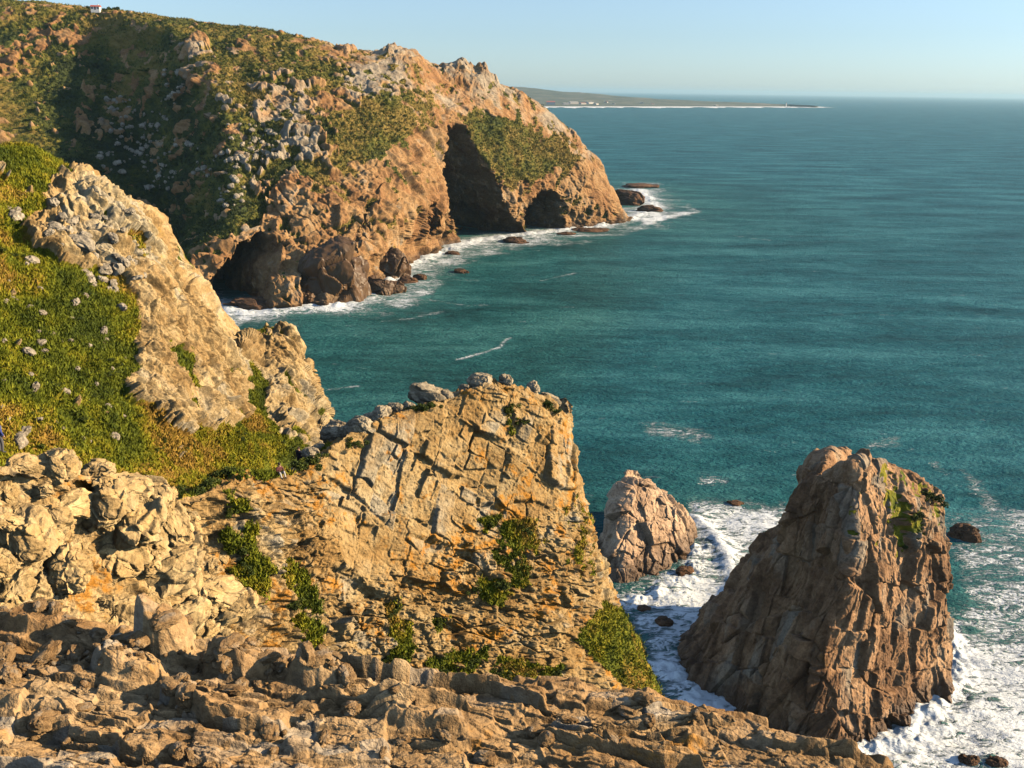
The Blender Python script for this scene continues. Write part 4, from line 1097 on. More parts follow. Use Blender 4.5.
# ------------------------------------------------------------------ plants
def leaf_mat(name, cols):
    m, t, b = new_mat(name)
    a = t.attr('tone')
    c = t.ramp(a, [(0.0, cols[0]), (0.45, cols[1]), (0.75, cols[2]), (1.0, cols[3])])
    t.link(c, b.inputs['Base Color']); b.inputs['Roughness'].default_value = 0.75
    b.inputs['Specular IOR Level'].default_value = 0.2
    return m
M_grass = leaf_mat('grass_blades', [(0.060, 0.086, 0.009), (0.160, 0.185, 0.011), (0.28, 0.255, 0.014), (0.39, 0.235, 0.045)])
M_leaf = leaf_mat('shrub_leaves', [(0.026, 0.042, 0.010), (0.060, 0.085, 0.014), (0.115, 0.130, 0.016), (0.19, 0.17, 0.03)])
M_scrub = leaf_mat('scrub_leaves', [(0.020, 0.030, 0.011), (0.045, 0.062, 0.014), (0.105, 0.110, 0.018), (0.21, 0.150, 0.036)])
M_stem = simple_mat('shrub_stem', (0.09, 0.06, 0.035))

def blades(name, pos, h, wd, tone, mat, lean=0.5, per=3, seed=1):
    r = np.random.default_rng(seed)
    n = len(pos)
    pos = np.repeat(pos, per, 0); h = np.repeat(h, per); wd = np.repeat(wd, per); tone = np.repeat(tone, per)
    N_ = n * per
    a = r.random(N_) * 6.283; ln = r.normal(size=(N_, 2)) * lean
    base = pos + np.stack([r.normal(size=N_) * wd, r.normal(size=N_) * wd, -0.15 * h], 1)
    tip = base + np.stack([ln[:, 0] * h, ln[:, 1] * h, h * (0.7 + 0.5 * r.random(N_))], 1)
    sd = np.stack([np.cos(a) * wd * 0.5, np.sin(a) * wd * 0.5, np.zeros(N_)], 1)
    mid = (base + tip) / 2
    V = np.stack([base - sd, base + sd, tip], 1).reshape(-1, 3)
    T = np.arange(N_ * 3, dtype=np.int32).reshape(-1, 3)
    tn = np.clip(np.repeat(tone, 3) + np.repeat(r.normal(size=N_) * 0.08, 3), 0, 1)
    return make_mesh(name, V, tris=T, attrs={'tone': tn})

def grass_on(GR, poly, n, hmul, seed, rkmax=0.35, dryscale=9.0):
    c = pick(GR, poly, n, rkmax, seed)
    r = np.random.default_rng(seed + 1)
    c = c + r.normal(size=c.shape) * 0.03
    tone = 0.52 + 0.7 * fbm(c / dryscale, 3, 181) + 0.4 * fbm(c / 2.2, 3, 183)
    return c, hmul * (0.5 + 0.9 * r.random(len(c))), np.clip(tone, 0, 1)

c, h, tn = grass_on(HILL, [(-140, 100), (330, 100), (330, 520), (-140, 520)], 110000, 0.26, 901)
o = link('grass', blades('grass', c, h, h * 0.42, tn, M_grass, seed=11), M_grass)
tag(o, 'green and straw coloured grass and low scrub covering the steep hillside', 'grass', kind='stuff')
c, h, tn = grass_on(CLIFF, [(0, 380), (700, 380), (700, 730), (0, 730)], 26000, 0.24, 903, dryscale=4)
o = link('grass', blades('grass', c, h, h * 0.4, tn, M_grass, seed=12), M_grass)
tag(o, 'bright green grass growing in the cracks and on the slopes of the near cliff', 'grass', kind='stuff')
c, h, tn = grass_on(HEAD, [(-100, -20), (640, -20), (640, 300), (-100, 300)], 46000, 1.05, 905, rkmax=0.3, dryscale=60)
a_, b_, w_ = proj(c)
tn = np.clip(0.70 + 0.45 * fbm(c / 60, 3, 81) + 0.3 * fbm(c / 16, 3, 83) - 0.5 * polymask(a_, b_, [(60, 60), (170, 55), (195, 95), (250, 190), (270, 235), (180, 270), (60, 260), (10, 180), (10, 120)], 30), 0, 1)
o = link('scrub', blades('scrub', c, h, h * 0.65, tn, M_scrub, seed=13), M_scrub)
tag(o, 'dark green and ochre scrub covering the upper slopes of the far headland', 'scrub', kind='stuff')

def shrub_variant(seed):
    r = np.random.default_rng(seed)
    n = 1500
    lob = r.normal(size=(9, 3)) * np.array([0.45, 0.45, 0.22]) + np.array([0, 0, 0.42])
    k = r.integers(0, 9, n)
    d = r.normal(size=(n, 3)); d /= np.linalg.norm(d, axis=1)[:, None]
    pos = lob[k] + d * (0.34 * r.random(n) ** 0.35)[:, None] * np.array([1, 1, 0.8])
    pos[:, 2] = np.abs(pos[:, 2])
    a = r.normal(size=(n, 3)); a /= np.linalg.norm(a, axis=1)[:, None]
    b = np.cross(a, r.normal(size=(n, 3))); b /= np.linalg.norm(b, axis=1)[:, None]
    s = 0.05 + 0.05 * r.random(n)
    V = np.stack([pos - a * s[:, None], pos + b * s[:, None] * 0.6, pos + a * s[:, None], pos - b * s[:, None] * 0.6], 1).reshape(-1, 3)
    tone = np.clip(0.4 + 0.2 * r.normal(size=9)[k] + 0.12 * r.normal(size=n), 0, 1)
    fo = make_mesh('foliage', V, quads=np.arange(n * 4).reshape(-1, 4), attrs={'tone': np.repeat(tone, 4)})
    fo.materials.append(M_leaf)
    bm = bmesh.new()
    for q in range(6):
        e = Vector(lob[q]); st = Vector((r.normal() * 0.05, r.normal() * 0.05, -0.25))
        dv = e - st
        mt = Matrix.Translation((e + st) / 2) @ dv.to_track_quat('Z', 'Y').to_matrix().to_4x4()
        bmesh.ops.create_cone(bm, segments=5, radius1=0.035, radius2=0.012, depth=dv.length, matrix=mt)
    st = bpy.data.meshes.new('stem'); bm.to_mesh(st); bm.free(); st.materials.append(M_stem)
    return fo, st
SHR = [shrub_variant(k) for k in range(4)]
def shrub(loc, s, k, label, group):
    e = empty('shrub', loc, (k * 2.1) % 6.28); e.scale = s if isinstance(s, tuple) else (s, s, s)
    f = bpy.data.objects.new('foliage', SHR[k % 4][0]); COL.objects.link(f); f.parent = e
    t = bpy.data.objects.new('stem', SHR[k % 4][1]); COL.objects.link(t); t.parent = e
    tag(e, label, 'shrub', group); return e

shrubs_ = [
    (420, 409, 0.75, 'green bush behind the pale slab at the middle of the cliff crest'),
    (432, 405, 0.55, 'small green bush right of the larger one at the middle of the cliff crest'),
    (508, 414, 0.75, 'low green bush just below the highest boulder of the cliff crest'),
    (519, 424, 0.6, 'green bush trailing down the face under the highest boulder'),
    (546, 406, 0.9, 'bright green bush by the dark boulder at the seaward end of the crest'),
    (556, 412, 0.6, 'small green bush on the seaward corner of the cliff crest'),
    (490, 528, 0.8, 'dark bush at the top of the green patch in the middle of the cliff face'),
    (525, 530, 0.9, 'dark bush in the hollow beside the green patch on the cliff face'),
    (505, 585, 0.9, 'green bush at the bottom of the green patch on the cliff face'),
    (478, 592, 0.6, 'small green bush below and left of the green patch on the cliff face'),
    (442, 624, 0.7, 'round green bush alone on the lower cliff face'),
    (398, 612, 0.6, 'green bush in the long vertical crack of the lower cliff face'),
    (389, 660, 0.55, 'bright green bush at the foot of the long vertical crack'),
    (445, 672, 0.7, 'green bush at the left end of the row along the bottom of the cliff'),
    (468, 668, 0.7, 'green bush second in the row along the bottom of the cliff'),
    (497, 676, 0.75, 'green bush in the middle of the row along the bottom of the cliff'),
    (525, 678, 0.75, 'green bush fourth in the row along the bottom of the cliff'),
    (555, 676, 0.7, 'green bush at the right end of the row along the bottom of the cliff'),
    (242, 552, 0.75, 'dark round bush in the gully between the boulder mass and the cliff face'),
    (248, 570, 0.6, 'smaller dark bush just under the round one in the gully'),
    (296, 604, 0.7, 'dark round bush on the lumpy left part of the cliff face'),
    (326, 655, 0.6, 'bright green bush low on the left part of the cliff face'),
    (232, 515, 0.6, 'green bush high in the gully beside the boulder mass'),
    (198, 470, 0.95, 'dark bush behind the boulder mass at the foot of the hillside'),
    (215, 462, 0.9, 'dark bush in the dip between the hillside and the near cliff'),
    (300, 468, 0.9, 'green bush spilling over the edge of the shaded saddle'),
    (312, 462, 0.7, 'smaller green bush on the right of the shaded saddle'),
    (352, 445, 0.7, 'dark bush in the shade under the hollowed crest boulder'),
    (930, 500, 2.4, 'bright green bush on the seaward shoulder of the tall sea stack'),
    (915, 520, 1.9, 'green bush on the upper right face of the tall sea stack'),
    (905, 548, 1.3, 'small green bush halfway up the lit side of the tall sea stack'),
]
SV = np.empty(len(STACK.data.vertices) * 3, F32); STACK.data.vertices.foreach_get('co', SV); SV = SV.reshape(-1, 3).astype(float)
for k, (px_, py_, s, lab) in enumerate(shrubs_):
    if px_ > 800: c = surf_at((SV,), px_, py_)
    else: c = surf_at(CLIFF, px_, py_)
    shrub((c[0], c[1], c[2] - 0.1 * s), (s * (0.9 + 0.3 * r_.random()), s, s * (0.75 + 0.35 * r_.random())), k, lab, 'bushes on the cliffs')

for c in pick(HILL, [(-20, 170), (60, 180), (130, 330), (150, 450), (0, 450), (-20, 400)], 55, 0.3, 501):
    s_ = 0.25 + 0.5 * r_.random() ** 1.6
    shrub((c[0], c[1], c[2] - 0.12 * s_), (s_ * 1.2, s_, s_ * 0.65), int(r_.integers(50)), 'low bush in the grass of the steep green hillside', 'low bushes in the hillside grass')
for c in pick(HILL, [(140, 280), (250, 350), (300, 400), (315, 450), (230, 465), (150, 460)], 35, 0.4, 503):
    s_ = 0.25 + 0.4 * r_.random() ** 1.6
    shrub((c[0], c[1], c[2] - 0.12 * s_), (s_ * 1.2, s_, s_ * 0.7), int(r_.integers(50)), 'low bush on the rocky right hand side of the hillside', 'low bushes on the hillside rocks')
for c in pick(HEAD, [(70, 60), (170, 55), (195, 95), (250, 190), (270, 225), (180, 250), (60, 220), (10, 150), (10, 90)], 110, 0.3, 505):
    s_ = 1.3 + 2.2 * r_.random() ** 1.6
    shrub((c[0], c[1], c[2] - 0.15 * s_), (s_ * 1.2, s_, s_ * 0.7), int(r_.integers(50)), 'dark bush in the scrub of the far headland gully', 'bushes in the far gully')
for c in pick(HEAD, [(190, 45), (330, 60), (420, 90), (440, 120), (340, 165), (270, 150)], 70, 0.4, 507):
    s_ = 1.0 + 1.6 * r_.random() ** 1.6
    shrub((c[0], c[1], c[2] - 0.15 * s_), (s_ * 1.2, s_, s_ * 0.7), int(r_.integers(50)), 'bush among the rocks on the sunny upper slope of the far headland', 'bushes on the upper headland')

# ------------------------------------------------------------------ house, trees on the far plateau
M_white = simple_mat('white_render', (0.78, 0.76, 0.72), 0.9, 0.06)
M_tile = simple_mat('red_roof_tile', (0.42, 0.10, 0.06), 0.85, 0.2, 1.5)
M_dark = simple_mat('dark_window', (0.03, 0.035, 0.04), 0.25, 0.1)
M_wood = simple_mat('door_wood', (0.14, 0.07, 0.035), 0.7, 0.2)
def box(bm, cx, cy, cz, sx, sy, sz):
    r = bmesh.ops.create_cube(bm, size=1.0)
    for v in r['verts']: v.co = Vector((cx + v.co.x * sx, cy + v.co.y * sy, cz + v.co.z * sz))
def obj(name, bm, mat, parent=None, smooth=False):
    me = bpy.data.meshes.new(name); bm.to_mesh(me); bm.free()
    return link(name, me, mat, parent)
def gable(bm, w, d, z, h, ov=0.4):
    x0, x1 = -w / 2 - ov, w / 2 + ov; y0, y1 = -d / 2 - ov, d / 2 + ov
    vs = [bm.verts.new(v) for v in [(x0, y0, z), (x1, y0, z), (x1, y1, z), (x0, y1, z), (x0, 0, z + h), (x1, 0, z + h)]]
    for f in [(0, 1, 5, 4), (2, 3, 4, 5), (0, 4, 3), (1, 2, 5), (0, 3, 2, 1)]: bm.faces.new([vs[i] for i in f])
HG = HEAD[0].reshape(-1, 3)
def house(loc, rz, w, d, h, rh, label, group=None, name='house', windows=3, roof=True):
    e = empty(name, loc, rz)
    bm = bmesh.new(); box(bm, 0, 0, h / 2 - 1, w, d, h + 2); obj('wall', bm, M_white, e)
    bm = bmesh.new(); gable(bm, w, d, h + 0.01, rh); ro = obj('roof', bm, M_tile if roof else M_white, e)
    bm = bmesh.new(); box(bm, w * 0.28, 0.4, h + rh * 0.9, 0.7, 0.7, 1.6); obj('chimney', bm, M_white, ro)
    for k in range(windows):
        x = -w / 2 + (k + 0.5) * w / windows
        if k == windows // 2:
            bm = bmesh.new(); box(bm, x, -d / 2 - 0.02, 1.05, 1.0, 0.08, 2.1); obj('door', bm, M_wood, e)
        else:
            bm = bmesh.new(); box(bm, x, -d / 2 - 0.02, h * 0.55, 1.1, 0.08, 1.2); obj('window', bm, M_dark, e)
    tag(e, label, 'house', group); return e
c = surf_at(HEAD, 96, 11); c = P(96, 9.5, c[1])
house((c[0], c[1], c[2] - 0.3), 0.15, 6.2, 4.5, 2.1, 1.2, 'white house with a red tiled roof on the far hilltop')

def tree(loc, h, wd, seed, label, group):
    r = np.random.default_rng(seed)
    e = empty('tree', loc, seed)
    bm = bmesh.new()
    bmesh.ops.create_cone(bm, segments=7, radius1=h * 0.05, radius2=h * 0.02, depth=h * 0.8, matrix=Matrix.Translation((0, 0, h * 0.35)))
    for q in range(4):
        a = r.random() * 6.28; dv = Vector((math.cos(a) * wd * 0.3, math.sin(a) * wd * 0.3, h * 0.3)); st = Vector((0, 0, h * (0.3 + 0.1 * q)))
        bmesh.ops.create_cone(bm, segments=5, radius1=h * 0.02, radius2=h * 0.008, depth=dv.length, matrix=Matrix.Translation(st + dv / 2) @ dv.to_track_quat('Z', 'Y').to_matrix().to_4x4())
    obj('trunk', bm, M_stem, e)
    n = 500
    lob = r.normal(size=(7, 3)) * np.array([wd * 0.25, wd * 0.25, h * 0.10]) + np.array([0, 0, h * 0.65])
    k = r.integers(0, 7, n); d = r.normal(size=(n, 3)); d /= np.linalg.norm(d, axis=1)[:, None]
    pos = lob[k] + d * (wd * 0.2 * r.random(n) ** 0.4)[:, None]
    a = r.normal(size=(n, 3)); a /= np.linalg.norm(a, axis=1)[:, None]
    b = np.cross(a, r.normal(size=(n, 3))); b /= np.linalg.norm(b, axis=1)[:, None]
    s = wd * 0.05
    V = np.stack([pos - a * s, pos + b * s, pos + a * s, pos - b * s], 1).reshape(-1, 3)
    me = make_mesh('crown', V, quads=np.arange(n * 4).reshape(-1, 4), attrs={'tone': np.repeat(np.clip(0.3 + 0.15 * r.normal(size=n), 0, 1), 4)})
    link('crown', me, M_leaf, e)
    tag(e, label, 'tree', group)
for k, (px_, h_, w_, lab) in enumerate([(88, 4.0, 4.5, 'dark low tree on the left of the white hilltop house'), (104, 3.6, 3.5, 'small dark tree touching the right side of the white hilltop house'), (110, 3.8, 6, 'dark spreading tree a little right of the white hilltop house'),
                           (118, 4.6, 7, 'tallest dark tree on the skyline right of the hilltop house'), (128, 3.2, 5, 'low dark tree at the far end of the skyline trees by the house'), (137, 2.6, 4, 'last and lowest tree on the skyline going right from the house'), (75, 2.6, 5, 'low dark tree further left of the hilltop house')]):
    sk = np.interp(px_, [0, 50, 88, 125, 160], [0, 5, 10, 13, 18])
    cc = P(px_, sk + 0.5, 728)
    tree((cc[0], cc[1], cc[2] - 0.5), h_, w_, 30 + k, lab, 'trees on the far hilltop')

# ------------------------------------------------------------------ DISTANT COAST
def coast():
    prof = [(380, 84, 10500), (440, 84, 10500), (500, 86, 10200), (530, 88, 10000), (560, 91, 9700), (600, 94, 9400), (640, 97.5, 9000), (690, 100.5, 8700), (740, 102.5, 8400), (780, 104, 8100), (805, 105, 7900), (818, 105.8, 7800)]
    rows = []
    nu, nv = 420, 60
    top = np.array([P(a, b, Y) for a, b, Y in prof])
    shore = np.array([PZ(a, 106.8 + (a - 560) * 0.0 , 0) for a, b, Y in prof])
    # the photograph's shoreline, level
    tt = np.linspace(0, 1, len(prof)); us = np.linspace(0, 1, nu)
    T = hermite(top, tt, us); Sh = hermite(shore, tt, us)
    G = np.zeros((nv, nu, 3))
    for j in range(nv):
        t = j / (nv - 1)
        if t < 0.75:
            s = t / 0.75
            q = Sh * (1 - s) + T * s
            q[:, 2] = T[:, 2] * (0.06 * min(1, s * 20) + 0.94 * s ** 1.6)
        else:
            s = (t - 0.75) / 0.25
            q = T + np.array([0, 2500, 0]) * s; q[:, 2] = T[:, 2] * (1 - s)
        G[j] = q
    p = G.reshape(-1, 3)
    p[:, 2] = np.maximum(p[:, 2] + fbm(p / 350, 4, 951) * 6 * np.clip(p[:, 2] / 30, 0, 1), -3)
    q = grid_quads(nv, nu)
    m, t, b = new_mat('distant_land')
    n1 = t.noise(0.004, 6, 0.65)
    c = t.ramp(n1, [(0.35, (0.03, 0.045, 0.022)), (0.5, (0.07, 0.08, 0.035)), (0.62, (0.13, 0.115, 0.07)), (0.7, (0.24, 0.22, 0.17))])
    t.link(c, b.inputs['Base Color']); b.inputs['Roughness'].default_value = 0.95
    o = link('distant_coast', make_mesh('distant_coast', p, quads=orient_quads(p, q)), m)
    tag(o, 'low hazy coast with a beach on the horizon', 'coast', kind='structure')
    # surf line on the distant beach
    ms = simple_mat('surf_foam', (0.8, 0.82, 0.82), 0.9, 0.05, 0.01)
    V = []; us2 = np.linspace(0, 1, 300); S2 = hermite(shore, tt, us2)
    wdt = 220 + 420 * np.clip(fbm(np.stack([us2 * 40, us2 * 0, us2 * 0], 1), 3, 961) + 0.4, 0, 1)
    A = S2 + np.array([0, 120, 1.6]); B = S2 + np.array([0, -1, 0]) * wdt[:, None] + np.array([0, 0, 1.6])
    V = np.stack([A, B], 0).reshape(-1, 3)
    o = link('surf', make_mesh('surf', V, quads=orient_quads(V, grid_quads(2, 300))), ms)
    tag(o, 'white surf line along the distant beach', 'surf', kind='structure')
    M_pale_wall = simple_mat('pale_wall', (0.48, 0.45, 0.41), 0.9, 0.05)
    mb = simple_mat('beach_sand', (0.45, 0.38, 0.27), 0.95, 0.1, 0.01)
    for k, (a, bb, Y, w_, h_, d_) in enumerate([(551, 103.5, 7650, 60, 26, 40), (566, 103.2, 7900, 45, 14, 30), (574, 102.6, 8000, 70, 18, 40), (583, 103, 7900, 50, 13, 30), (590, 102.4, 8050, 60, 14, 40), (596, 103.4, 7800, 40, 12, 30), (607, 101.5, 8300, 30, 10, 25), (614, 103, 7850, 30, 9, 25), (641, 102, 8200, 40, 11, 25), (652, 103, 8000, 30, 9, 25), (716, 104.2, 7900, 35, 9, 25)]):
        c = surf_at((p,), a, bb)
        e = empty('building', (c[0], c[1], max(c[2], 2)), 0.2 * k)
        h_ = h_ * 0.7
        bm = bmesh.new(); box(bm, 0, 0, h_ / 2 - 3, w_, d_, h_ + 6); obj('wall', bm, M_pale_wall, e)
        bm = bmesh.new(); gable(bm, w_, d_, h_ + 0.05, h_ * 0.35, 1); obj('roof', bm, M_pale_wall if k % 3 else M_tile, e)
        labs = ['white hotel block apart at the left end of the distant beach town', 'pale building near the left end of the distant beach town', 'longest white building in the middle of the distant beach town', 'low white building right of the longest one in the distant town',
                'white building on the rise at the right of the distant town', 'small white building at the right end of the distant town', 'white house alone on the slope right of the distant town', 'white house alone on the shore right of the distant town',
                'white building halfway along the distant coast', 'small house beside the building halfway along the distant coast', 'white building towards the end of the distant coast']
        tag(e, labs[k], 'building', 'buildings on the distant coast')
    c = surf_at((p,), 786, 105)
    e = empty('lighthouse', (c[0], c[1], max(c[2], 2)), 0)
    bm = bmesh.new(); bmesh.ops.create_cone(bm, segments=12, radius1=6, radius2=4, depth=26, matrix=Matrix.Translation((0, 0, 12))); obj('tower', bm, M_white, e)
    bm = bmesh.new(); bmesh.ops.create_cone(bm, segments=12, radius1=4, radius2=1, depth=6, matrix=Matrix.Translation((0, 0, 28))); obj('lantern', bm, M_tile, e)
    tag(e, 'little white lighthouse near the tip of the distant coast', 'lighthouse')
coast()

# ------------------------------------------------------------------ PEOPLE
M_skin = simple_mat('skin', (0.42, 0.25, 0.17), 0.6, 0.08)
def person(loc, rz, pose, mats, label, name='person'):
    """pose: dict joint -> (x, y, z); one skinned body whose faces take skin, jacket and trousers by region, hair a child"""
    e = empty(name, loc, rz)
    J = pose
    bonesT = [('pelvis', 'waist'), ('waist', 'chest'), ('chest', 'neck'), ('neck', 'head0'), ('head0', 'head1'), ('chest', 'shL'), ('shL', 'elL'), ('elL', 'wrL'), ('wrL', 'haL'), ('chest', 'shR'), ('shR', 'elR'), ('elR', 'wrR'), ('wrR', 'haR'),
              ('pelvis', 'hiL'), ('hiL', 'knL'), ('knL', 'anL'), ('anL', 'toL'), ('pelvis', 'hiR'), ('hiR', 'knR'), ('knR', 'anR'), ('anR', 'toR')]
    rad = dict(pelvis=(0.16, 0.12), waist=(0.155, 0.115), chest=(0.18, 0.13), neck=(0.065, 0.065), head0=(0.085, 0.095), head1=(0.075, 0.085), sh=(0.085, 0.085), el=(0.055, 0.055), wr=(0.036, 0.036), ha=(0.042, 0.02), hi=(0.105, 0.105), kn=(0.072, 0.072), an=(0.05, 0.05), to=(0.045, 0.04))
    names = list(J); idx = {k: i for i, k in enumerate(names)}
    verts = [J[k] for k in names]; edges = [(idx[a], idx[b]) for a, b in bonesT]
    fr = []
    for s in 'LR':
        w_, h_ = Vector(J['wr' + s]), Vector(J['ha' + s]); d = (h_ - w_).normalized(); sd = d.cross(Vector((0, 1, 0.1))).normalized()
        for q in range(5):
            off = sd * (q - 1.5) * 0.02
            if q == 4: st = w_ + d * 0.03 + sd * 0.03; dd = (d + sd * 0.8).normalized(); ln = 0.045
            else: st = h_ + off - d * 0.01; dd = d; ln = (0.065, 0.075, 0.07, 0.055)[q]
            i0 = len(verts); verts += [tuple(st), tuple(st + dd * ln * 0.5), tuple(st + dd * ln + Vector((0, -0.012, -0.01)))]; edges += [(i0, i0 + 1), (i0 + 1, i0 + 2)]; fr += [i0, i0 + 1, i0 + 2]
    me = bpy.data.meshes.new('body'); me.from_pydata(verts, edges, [])
    ob = bpy.data.objects.new('body', me); COL.objects.link(ob)
    md = ob.modifiers.new('s', 'SKIN'); sd = ob.modifiers.new('u', 'SUBSURF'); sd.levels = 2; sd.render_levels = 2
    lay = me.skin_vertices[0].data
    for k, i in idx.items():
        kk = k[:2] if k[:2] in rad and k not in rad else k
        lay[i].radius = rad[kk]
    for i in fr: lay[i].radius = (0.010, 0.010)
    lay[idx['pelvis']].use_root = True
    for k in range(len(verts) - len(fr), len(verts), 3): lay[k].use_root = True
    bpy.context.view_layer.update()
    dg = bpy.context.evaluated_depsgraph_get()
    m2 = bpy.data.meshes.new_from_object(ob.evaluated_get(dg)); m2.name = 'body'
    bpy.data.objects.remove(ob)
    for m_ in (M_skin, mats[0], mats[1], mats[3]): m2.materials.append(m_)
    seg = [(Vector(J[a]), Vector(J[b]), a, b) for a, b in bonesT]
    for f in m2.polygons:
        best = None
        for a, b, na, nb in seg:
            ab = b - a; t = max(0, min(1, (f.center - a).dot(ab) / max(ab.length_squared, 1e-9)))
            dd = (f.center - (a + ab * t)).length
            if best is None or dd < best[0]: best = (dd, na, nb)
        nb = best[2]; na = best[1]
        if nb in ('head0', 'head1') or nb.startswith('ha'): mi = 0
        elif nb.startswith(('hi', 'kn', 'an')): mi = 2
        elif nb.startswith('to'): mi = 3
        else: mi = 1
        f.material_index = mi; f.use_smooth = True
    b = link('body', m2, None, e)
    # face: nose, eyes, mouth, ears; hair over the skull
    hd = (Vector(J['head0']) + Vector(J['head1'])) / 2 + Vector((0, 0, 0.01))
    bm = bmesh.new(); bmesh.ops.create_uvsphere(bm, u_segments=16, v_segments=10, radius=1.0)
    for v in bm.verts:
        if v.co.y < -0.3 and v.co.z < 0.45: v.co *= 0.8
        v.co = Vector((v.co.x * 0.098, v.co.y * 0.112 + 0.012, v.co.z * 0.11 + 0.035)) + hd
    obj('hair', bm, mats[2], e)
    bm = bmesh.new(); bmesh.ops.create_cone(bm, segments=6, radius1=0.018, radius2=0.006, depth=0.045, matrix=Matrix.Translation(hd + Vector((0, -0.105, 0.0))) @ Matrix.Rotation(R(60), 4, 'X')); obj('nose', bm, M_skin, e)
    for s in (-1, 1):
        bm = bmesh.new(); bmesh.ops.create_uvsphere(bm, u_segments=8, v_segments=6, radius=0.012, matrix=Matrix.Translation(hd + Vector((s * 0.033, -0.09, 0.03)))); obj('eye', bm, M_dark, e)
        bm = bmesh.new(); bmesh.ops.create_uvsphere(bm, u_segments=8, v_segments=6, radius=0.022, matrix=Matrix.Translation(hd + Vector((s * 0.092, 0.0, 0.01)))); obj('ear', bm, M_skin, e)
    tag(e, label, 'person'); return e
STAND = dict(pelvis=(0, 0, 0.95), waist=(0, 0, 1.12), chest=(0, 0, 1.36), neck=(0, 0, 1.5), head0=(0, -0.015, 1.6), head1=(0, -0.015, 1.68), shL=(-0.19, 0, 1.41), elL=(-0.25, 0.02, 1.14), wrL=(-0.25, -0.08, 0.92), haL=(-0.25, -0.11, 0.84),
             shR=(0.19, 0, 1.41), elR=(0.27, 0.03, 1.14), wrR=(0.27, -0.08, 0.92), haR=(0.27, -0.12, 0.84), hiL=(-0.1, 0, 0.9), knL=(-0.12, -0.03, 0.5), anL=(-0.12, 0.02, 0.09), toL=(-0.13, -0.15, 0.04), hiR=(0.1, 0, 0.9), knR=(0.12, -0.05, 0.5), anR=(0.14, 0.0, 0.09), toR=(0.16, -0.17, 0.04))
SIT = dict(pelvis=(0, 0, 0.12), waist=(0, 0.02, 0.28), chest=(0, -0.02, 0.52), neck=(0, -0.05, 0.66), head0=(0, -0.08, 0.76), head1=(0, -0.08, 0.84), shL=(-0.19, -0.02, 0.57), elL=(-0.26, -0.12, 0.33), wrL=(-0.18, -0.32, 0.36), haL=(-0.14, -0.39, 0.38),
           shR=(0.19, -0.02, 0.57), elR=(0.26, -0.12, 0.33), wrR=(0.18, -0.32, 0.36), haR=(0.14, -0.39, 0.38), hiL=(-0.1, -0.05, 0.12), knL=(-0.15, -0.42, 0.38), anL=(-0.13, -0.62, 0.02), toL=(-0.13, -0.78, -0.03), hiR=(0.1, -0.05, 0.12), knR=(0.15, -0.42, 0.38), anR=(0.13, -0.62, 0.02), toR=(0.13, -0.78, -0.03))
M_blue = simple_mat('blue_jacket', (0.03, 0.05, 0.22), 0.7, 0.2, 8); M_navy = simple_mat('navy_cloth', (0.015, 0.02, 0.045), 0.8, 0.2, 8); M_red = simple_mat('red_cloth', (0.10, 0.025, 0.03), 0.8, 0.2, 8)
M_wht = simple_mat('white_cloth', (0.42, 0.41, 0.40), 0.8, 0.08, 8); M_hair = simple_mat('dark_hair', (0.03, 0.02, 0.012), 0.6, 0.2, 20); M_shoe = simple_mat('dark_shoe', (0.02, 0.02, 0.022), 0.6, 0.2)
M_grey = simple_mat('grey_trousers', (0.08, 0.08, 0.09), 0.85, 0.15, 8)
PEOPLE = True
c = P(2, 453, 39.3)
person((c[0], c[1], c[2]), R(150), STAND, (M_blue, M_grey, M_hair, M_shoe), 'person in a blue jacket standing behind the rocks at the left edge')
c = surf_at(CLIFF, 281, 474)
person((c[0], c[1], c[2] - 0.05), R(40), SIT, (M_red, M_wht, M_hair, M_shoe), 'person in a red top and white trousers sitting at the edge of the shaded saddle')
c = P(299, 456, 61); gz = ground_z(CV, c[0], c[1])
person((c[0], c[1], gz - 0.03), R(-20), STAND, (M_navy, M_navy, M_hair, M_shoe), 'person in dark clothes standing in the shade of the saddle')

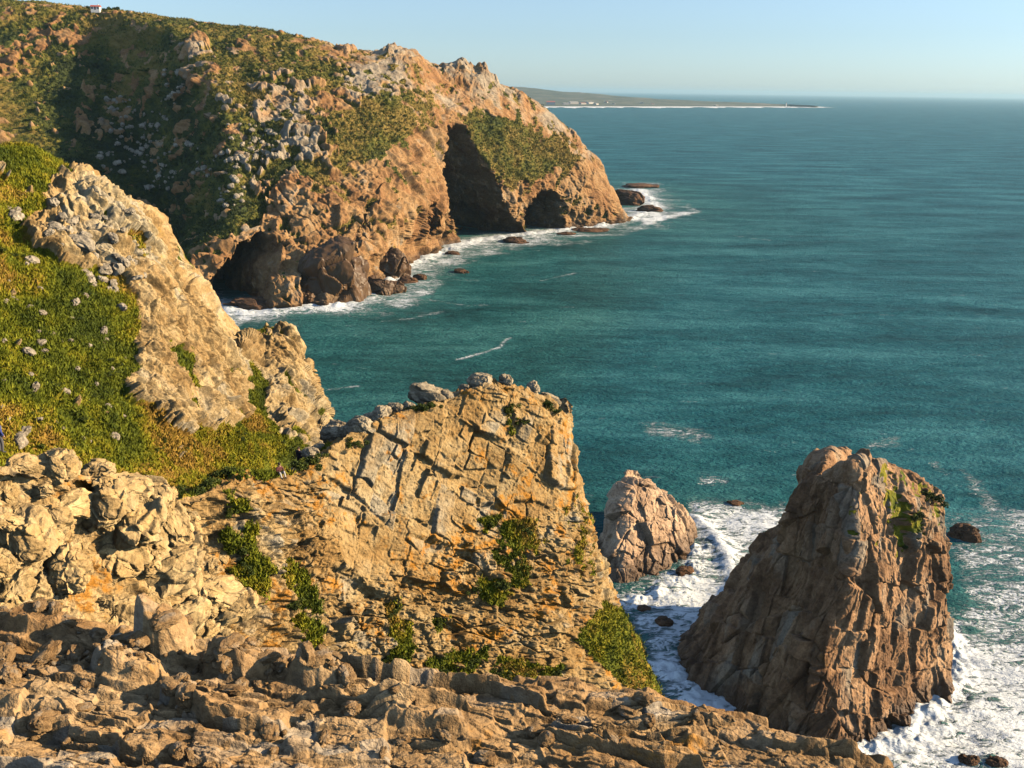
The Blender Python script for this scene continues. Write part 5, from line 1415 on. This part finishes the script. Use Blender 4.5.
# ------------------------------------------------------------------ AIR
HAZE = 3.4e-5
bm = bmesh.new()
z0, z1 = -12.0, 210.0
box(bm, 0, 35000, (z0 + z1) / 2, 200000, 74000, z1 - z0)
me = bpy.data.meshes.new('haze'); bm.to_mesh(me); bm.free()
m = bpy.data.materials.new('haze_air'); m.use_nodes = True
nt = m.node_tree; nt.nodes.remove(nt.nodes['Principled BSDF'])
pv = nt.nodes.new('ShaderNodeVolumePrincipled'); pv.inputs['Density'].default_value = HAZE; pv.inputs['Color'].default_value = (0.48, 0.76, 0.95, 1); pv.inputs['Anisotropy'].default_value = 0.2
nt.links.new(pv.outputs[0], nt.nodes['Material Output'].inputs['Volume'])
o = link('haze', me, m); tag(o, 'thin blue sea haze', 'haze', kind='stuff')

# ------------------------------------------------------------------ LIGHT
SUN_AZ, SUN_EL = R(88), R(21)       # azimuth clockwise from the view direction (+Y)
S.world = bpy.data.worlds.new('World'); S.world.use_nodes = True
wn = S.world.node_tree
sky = wn.nodes.new('ShaderNodeTexSky'); sky.sky_type = 'NISHITA'; sky.sun_disc = False
sky.sun_elevation = SUN_EL; sky.sun_rotation = SUN_AZ; sky.altitude = 100; sky.air_density = 1.0; sky.dust_density = 0.3; sky.ozone_density = 4.0
bg = wn.nodes['Background']; bg.inputs['Strength'].default_value = 0.065
hsv = wn.nodes.new('ShaderNodeMix'); hsv.data_type = 'RGBA'; hsv.blend_type = 'MULTIPLY'; hsv.inputs[0].default_value = 1.0
hsv.inputs[7].default_value = (0.84, 1.0, 1.13, 1)
hs2 = wn.nodes.new('ShaderNodeHueSaturation'); hs2.inputs['Saturation'].default_value = 0.62; hs2.inputs['Value'].default_value = 1.25
wn.links.new(sky.outputs[0], hs2.inputs['Color']); wn.links.new(hs2.outputs[0], hsv.inputs[6]); wn.links.new(hsv.outputs[2], bg.inputs[0])
sd = np.array([math.sin(SUN_AZ) * math.cos(SUN_EL), math.cos(SUN_AZ) * math.cos(SUN_EL), math.sin(SUN_EL)])
sl = bpy.data.lights.new('sun', 'SUN'); sl.energy = 5.0; sl.angle = R(0.5); sl.color = (1.0, 0.77, 0.48)
so = bpy.data.objects.new('sun', sl); COL.objects.link(so)
so.rotation_euler = Vector(sd).to_track_quat('Z', 'Y').to_euler()
so.location = (100, 0, 300)

S.view_settings.view_transform = 'Standard'; S.view_settings.look = 'None'; S.view_settings.gamma = 1; S.view_settings.use_curve_mapping = False
S.view_settings.exposure = 0.95
S.render.engine = 'CYCLES'
S.cycles.use_denoising = True
S.cycles.max_bounces = 5; S.cycles.diffuse_bounces = 0; S.cycles.glossy_bounces = 2; S.cycles.volume_bounces = 0
S.cycles.use_adaptive_sampling = True
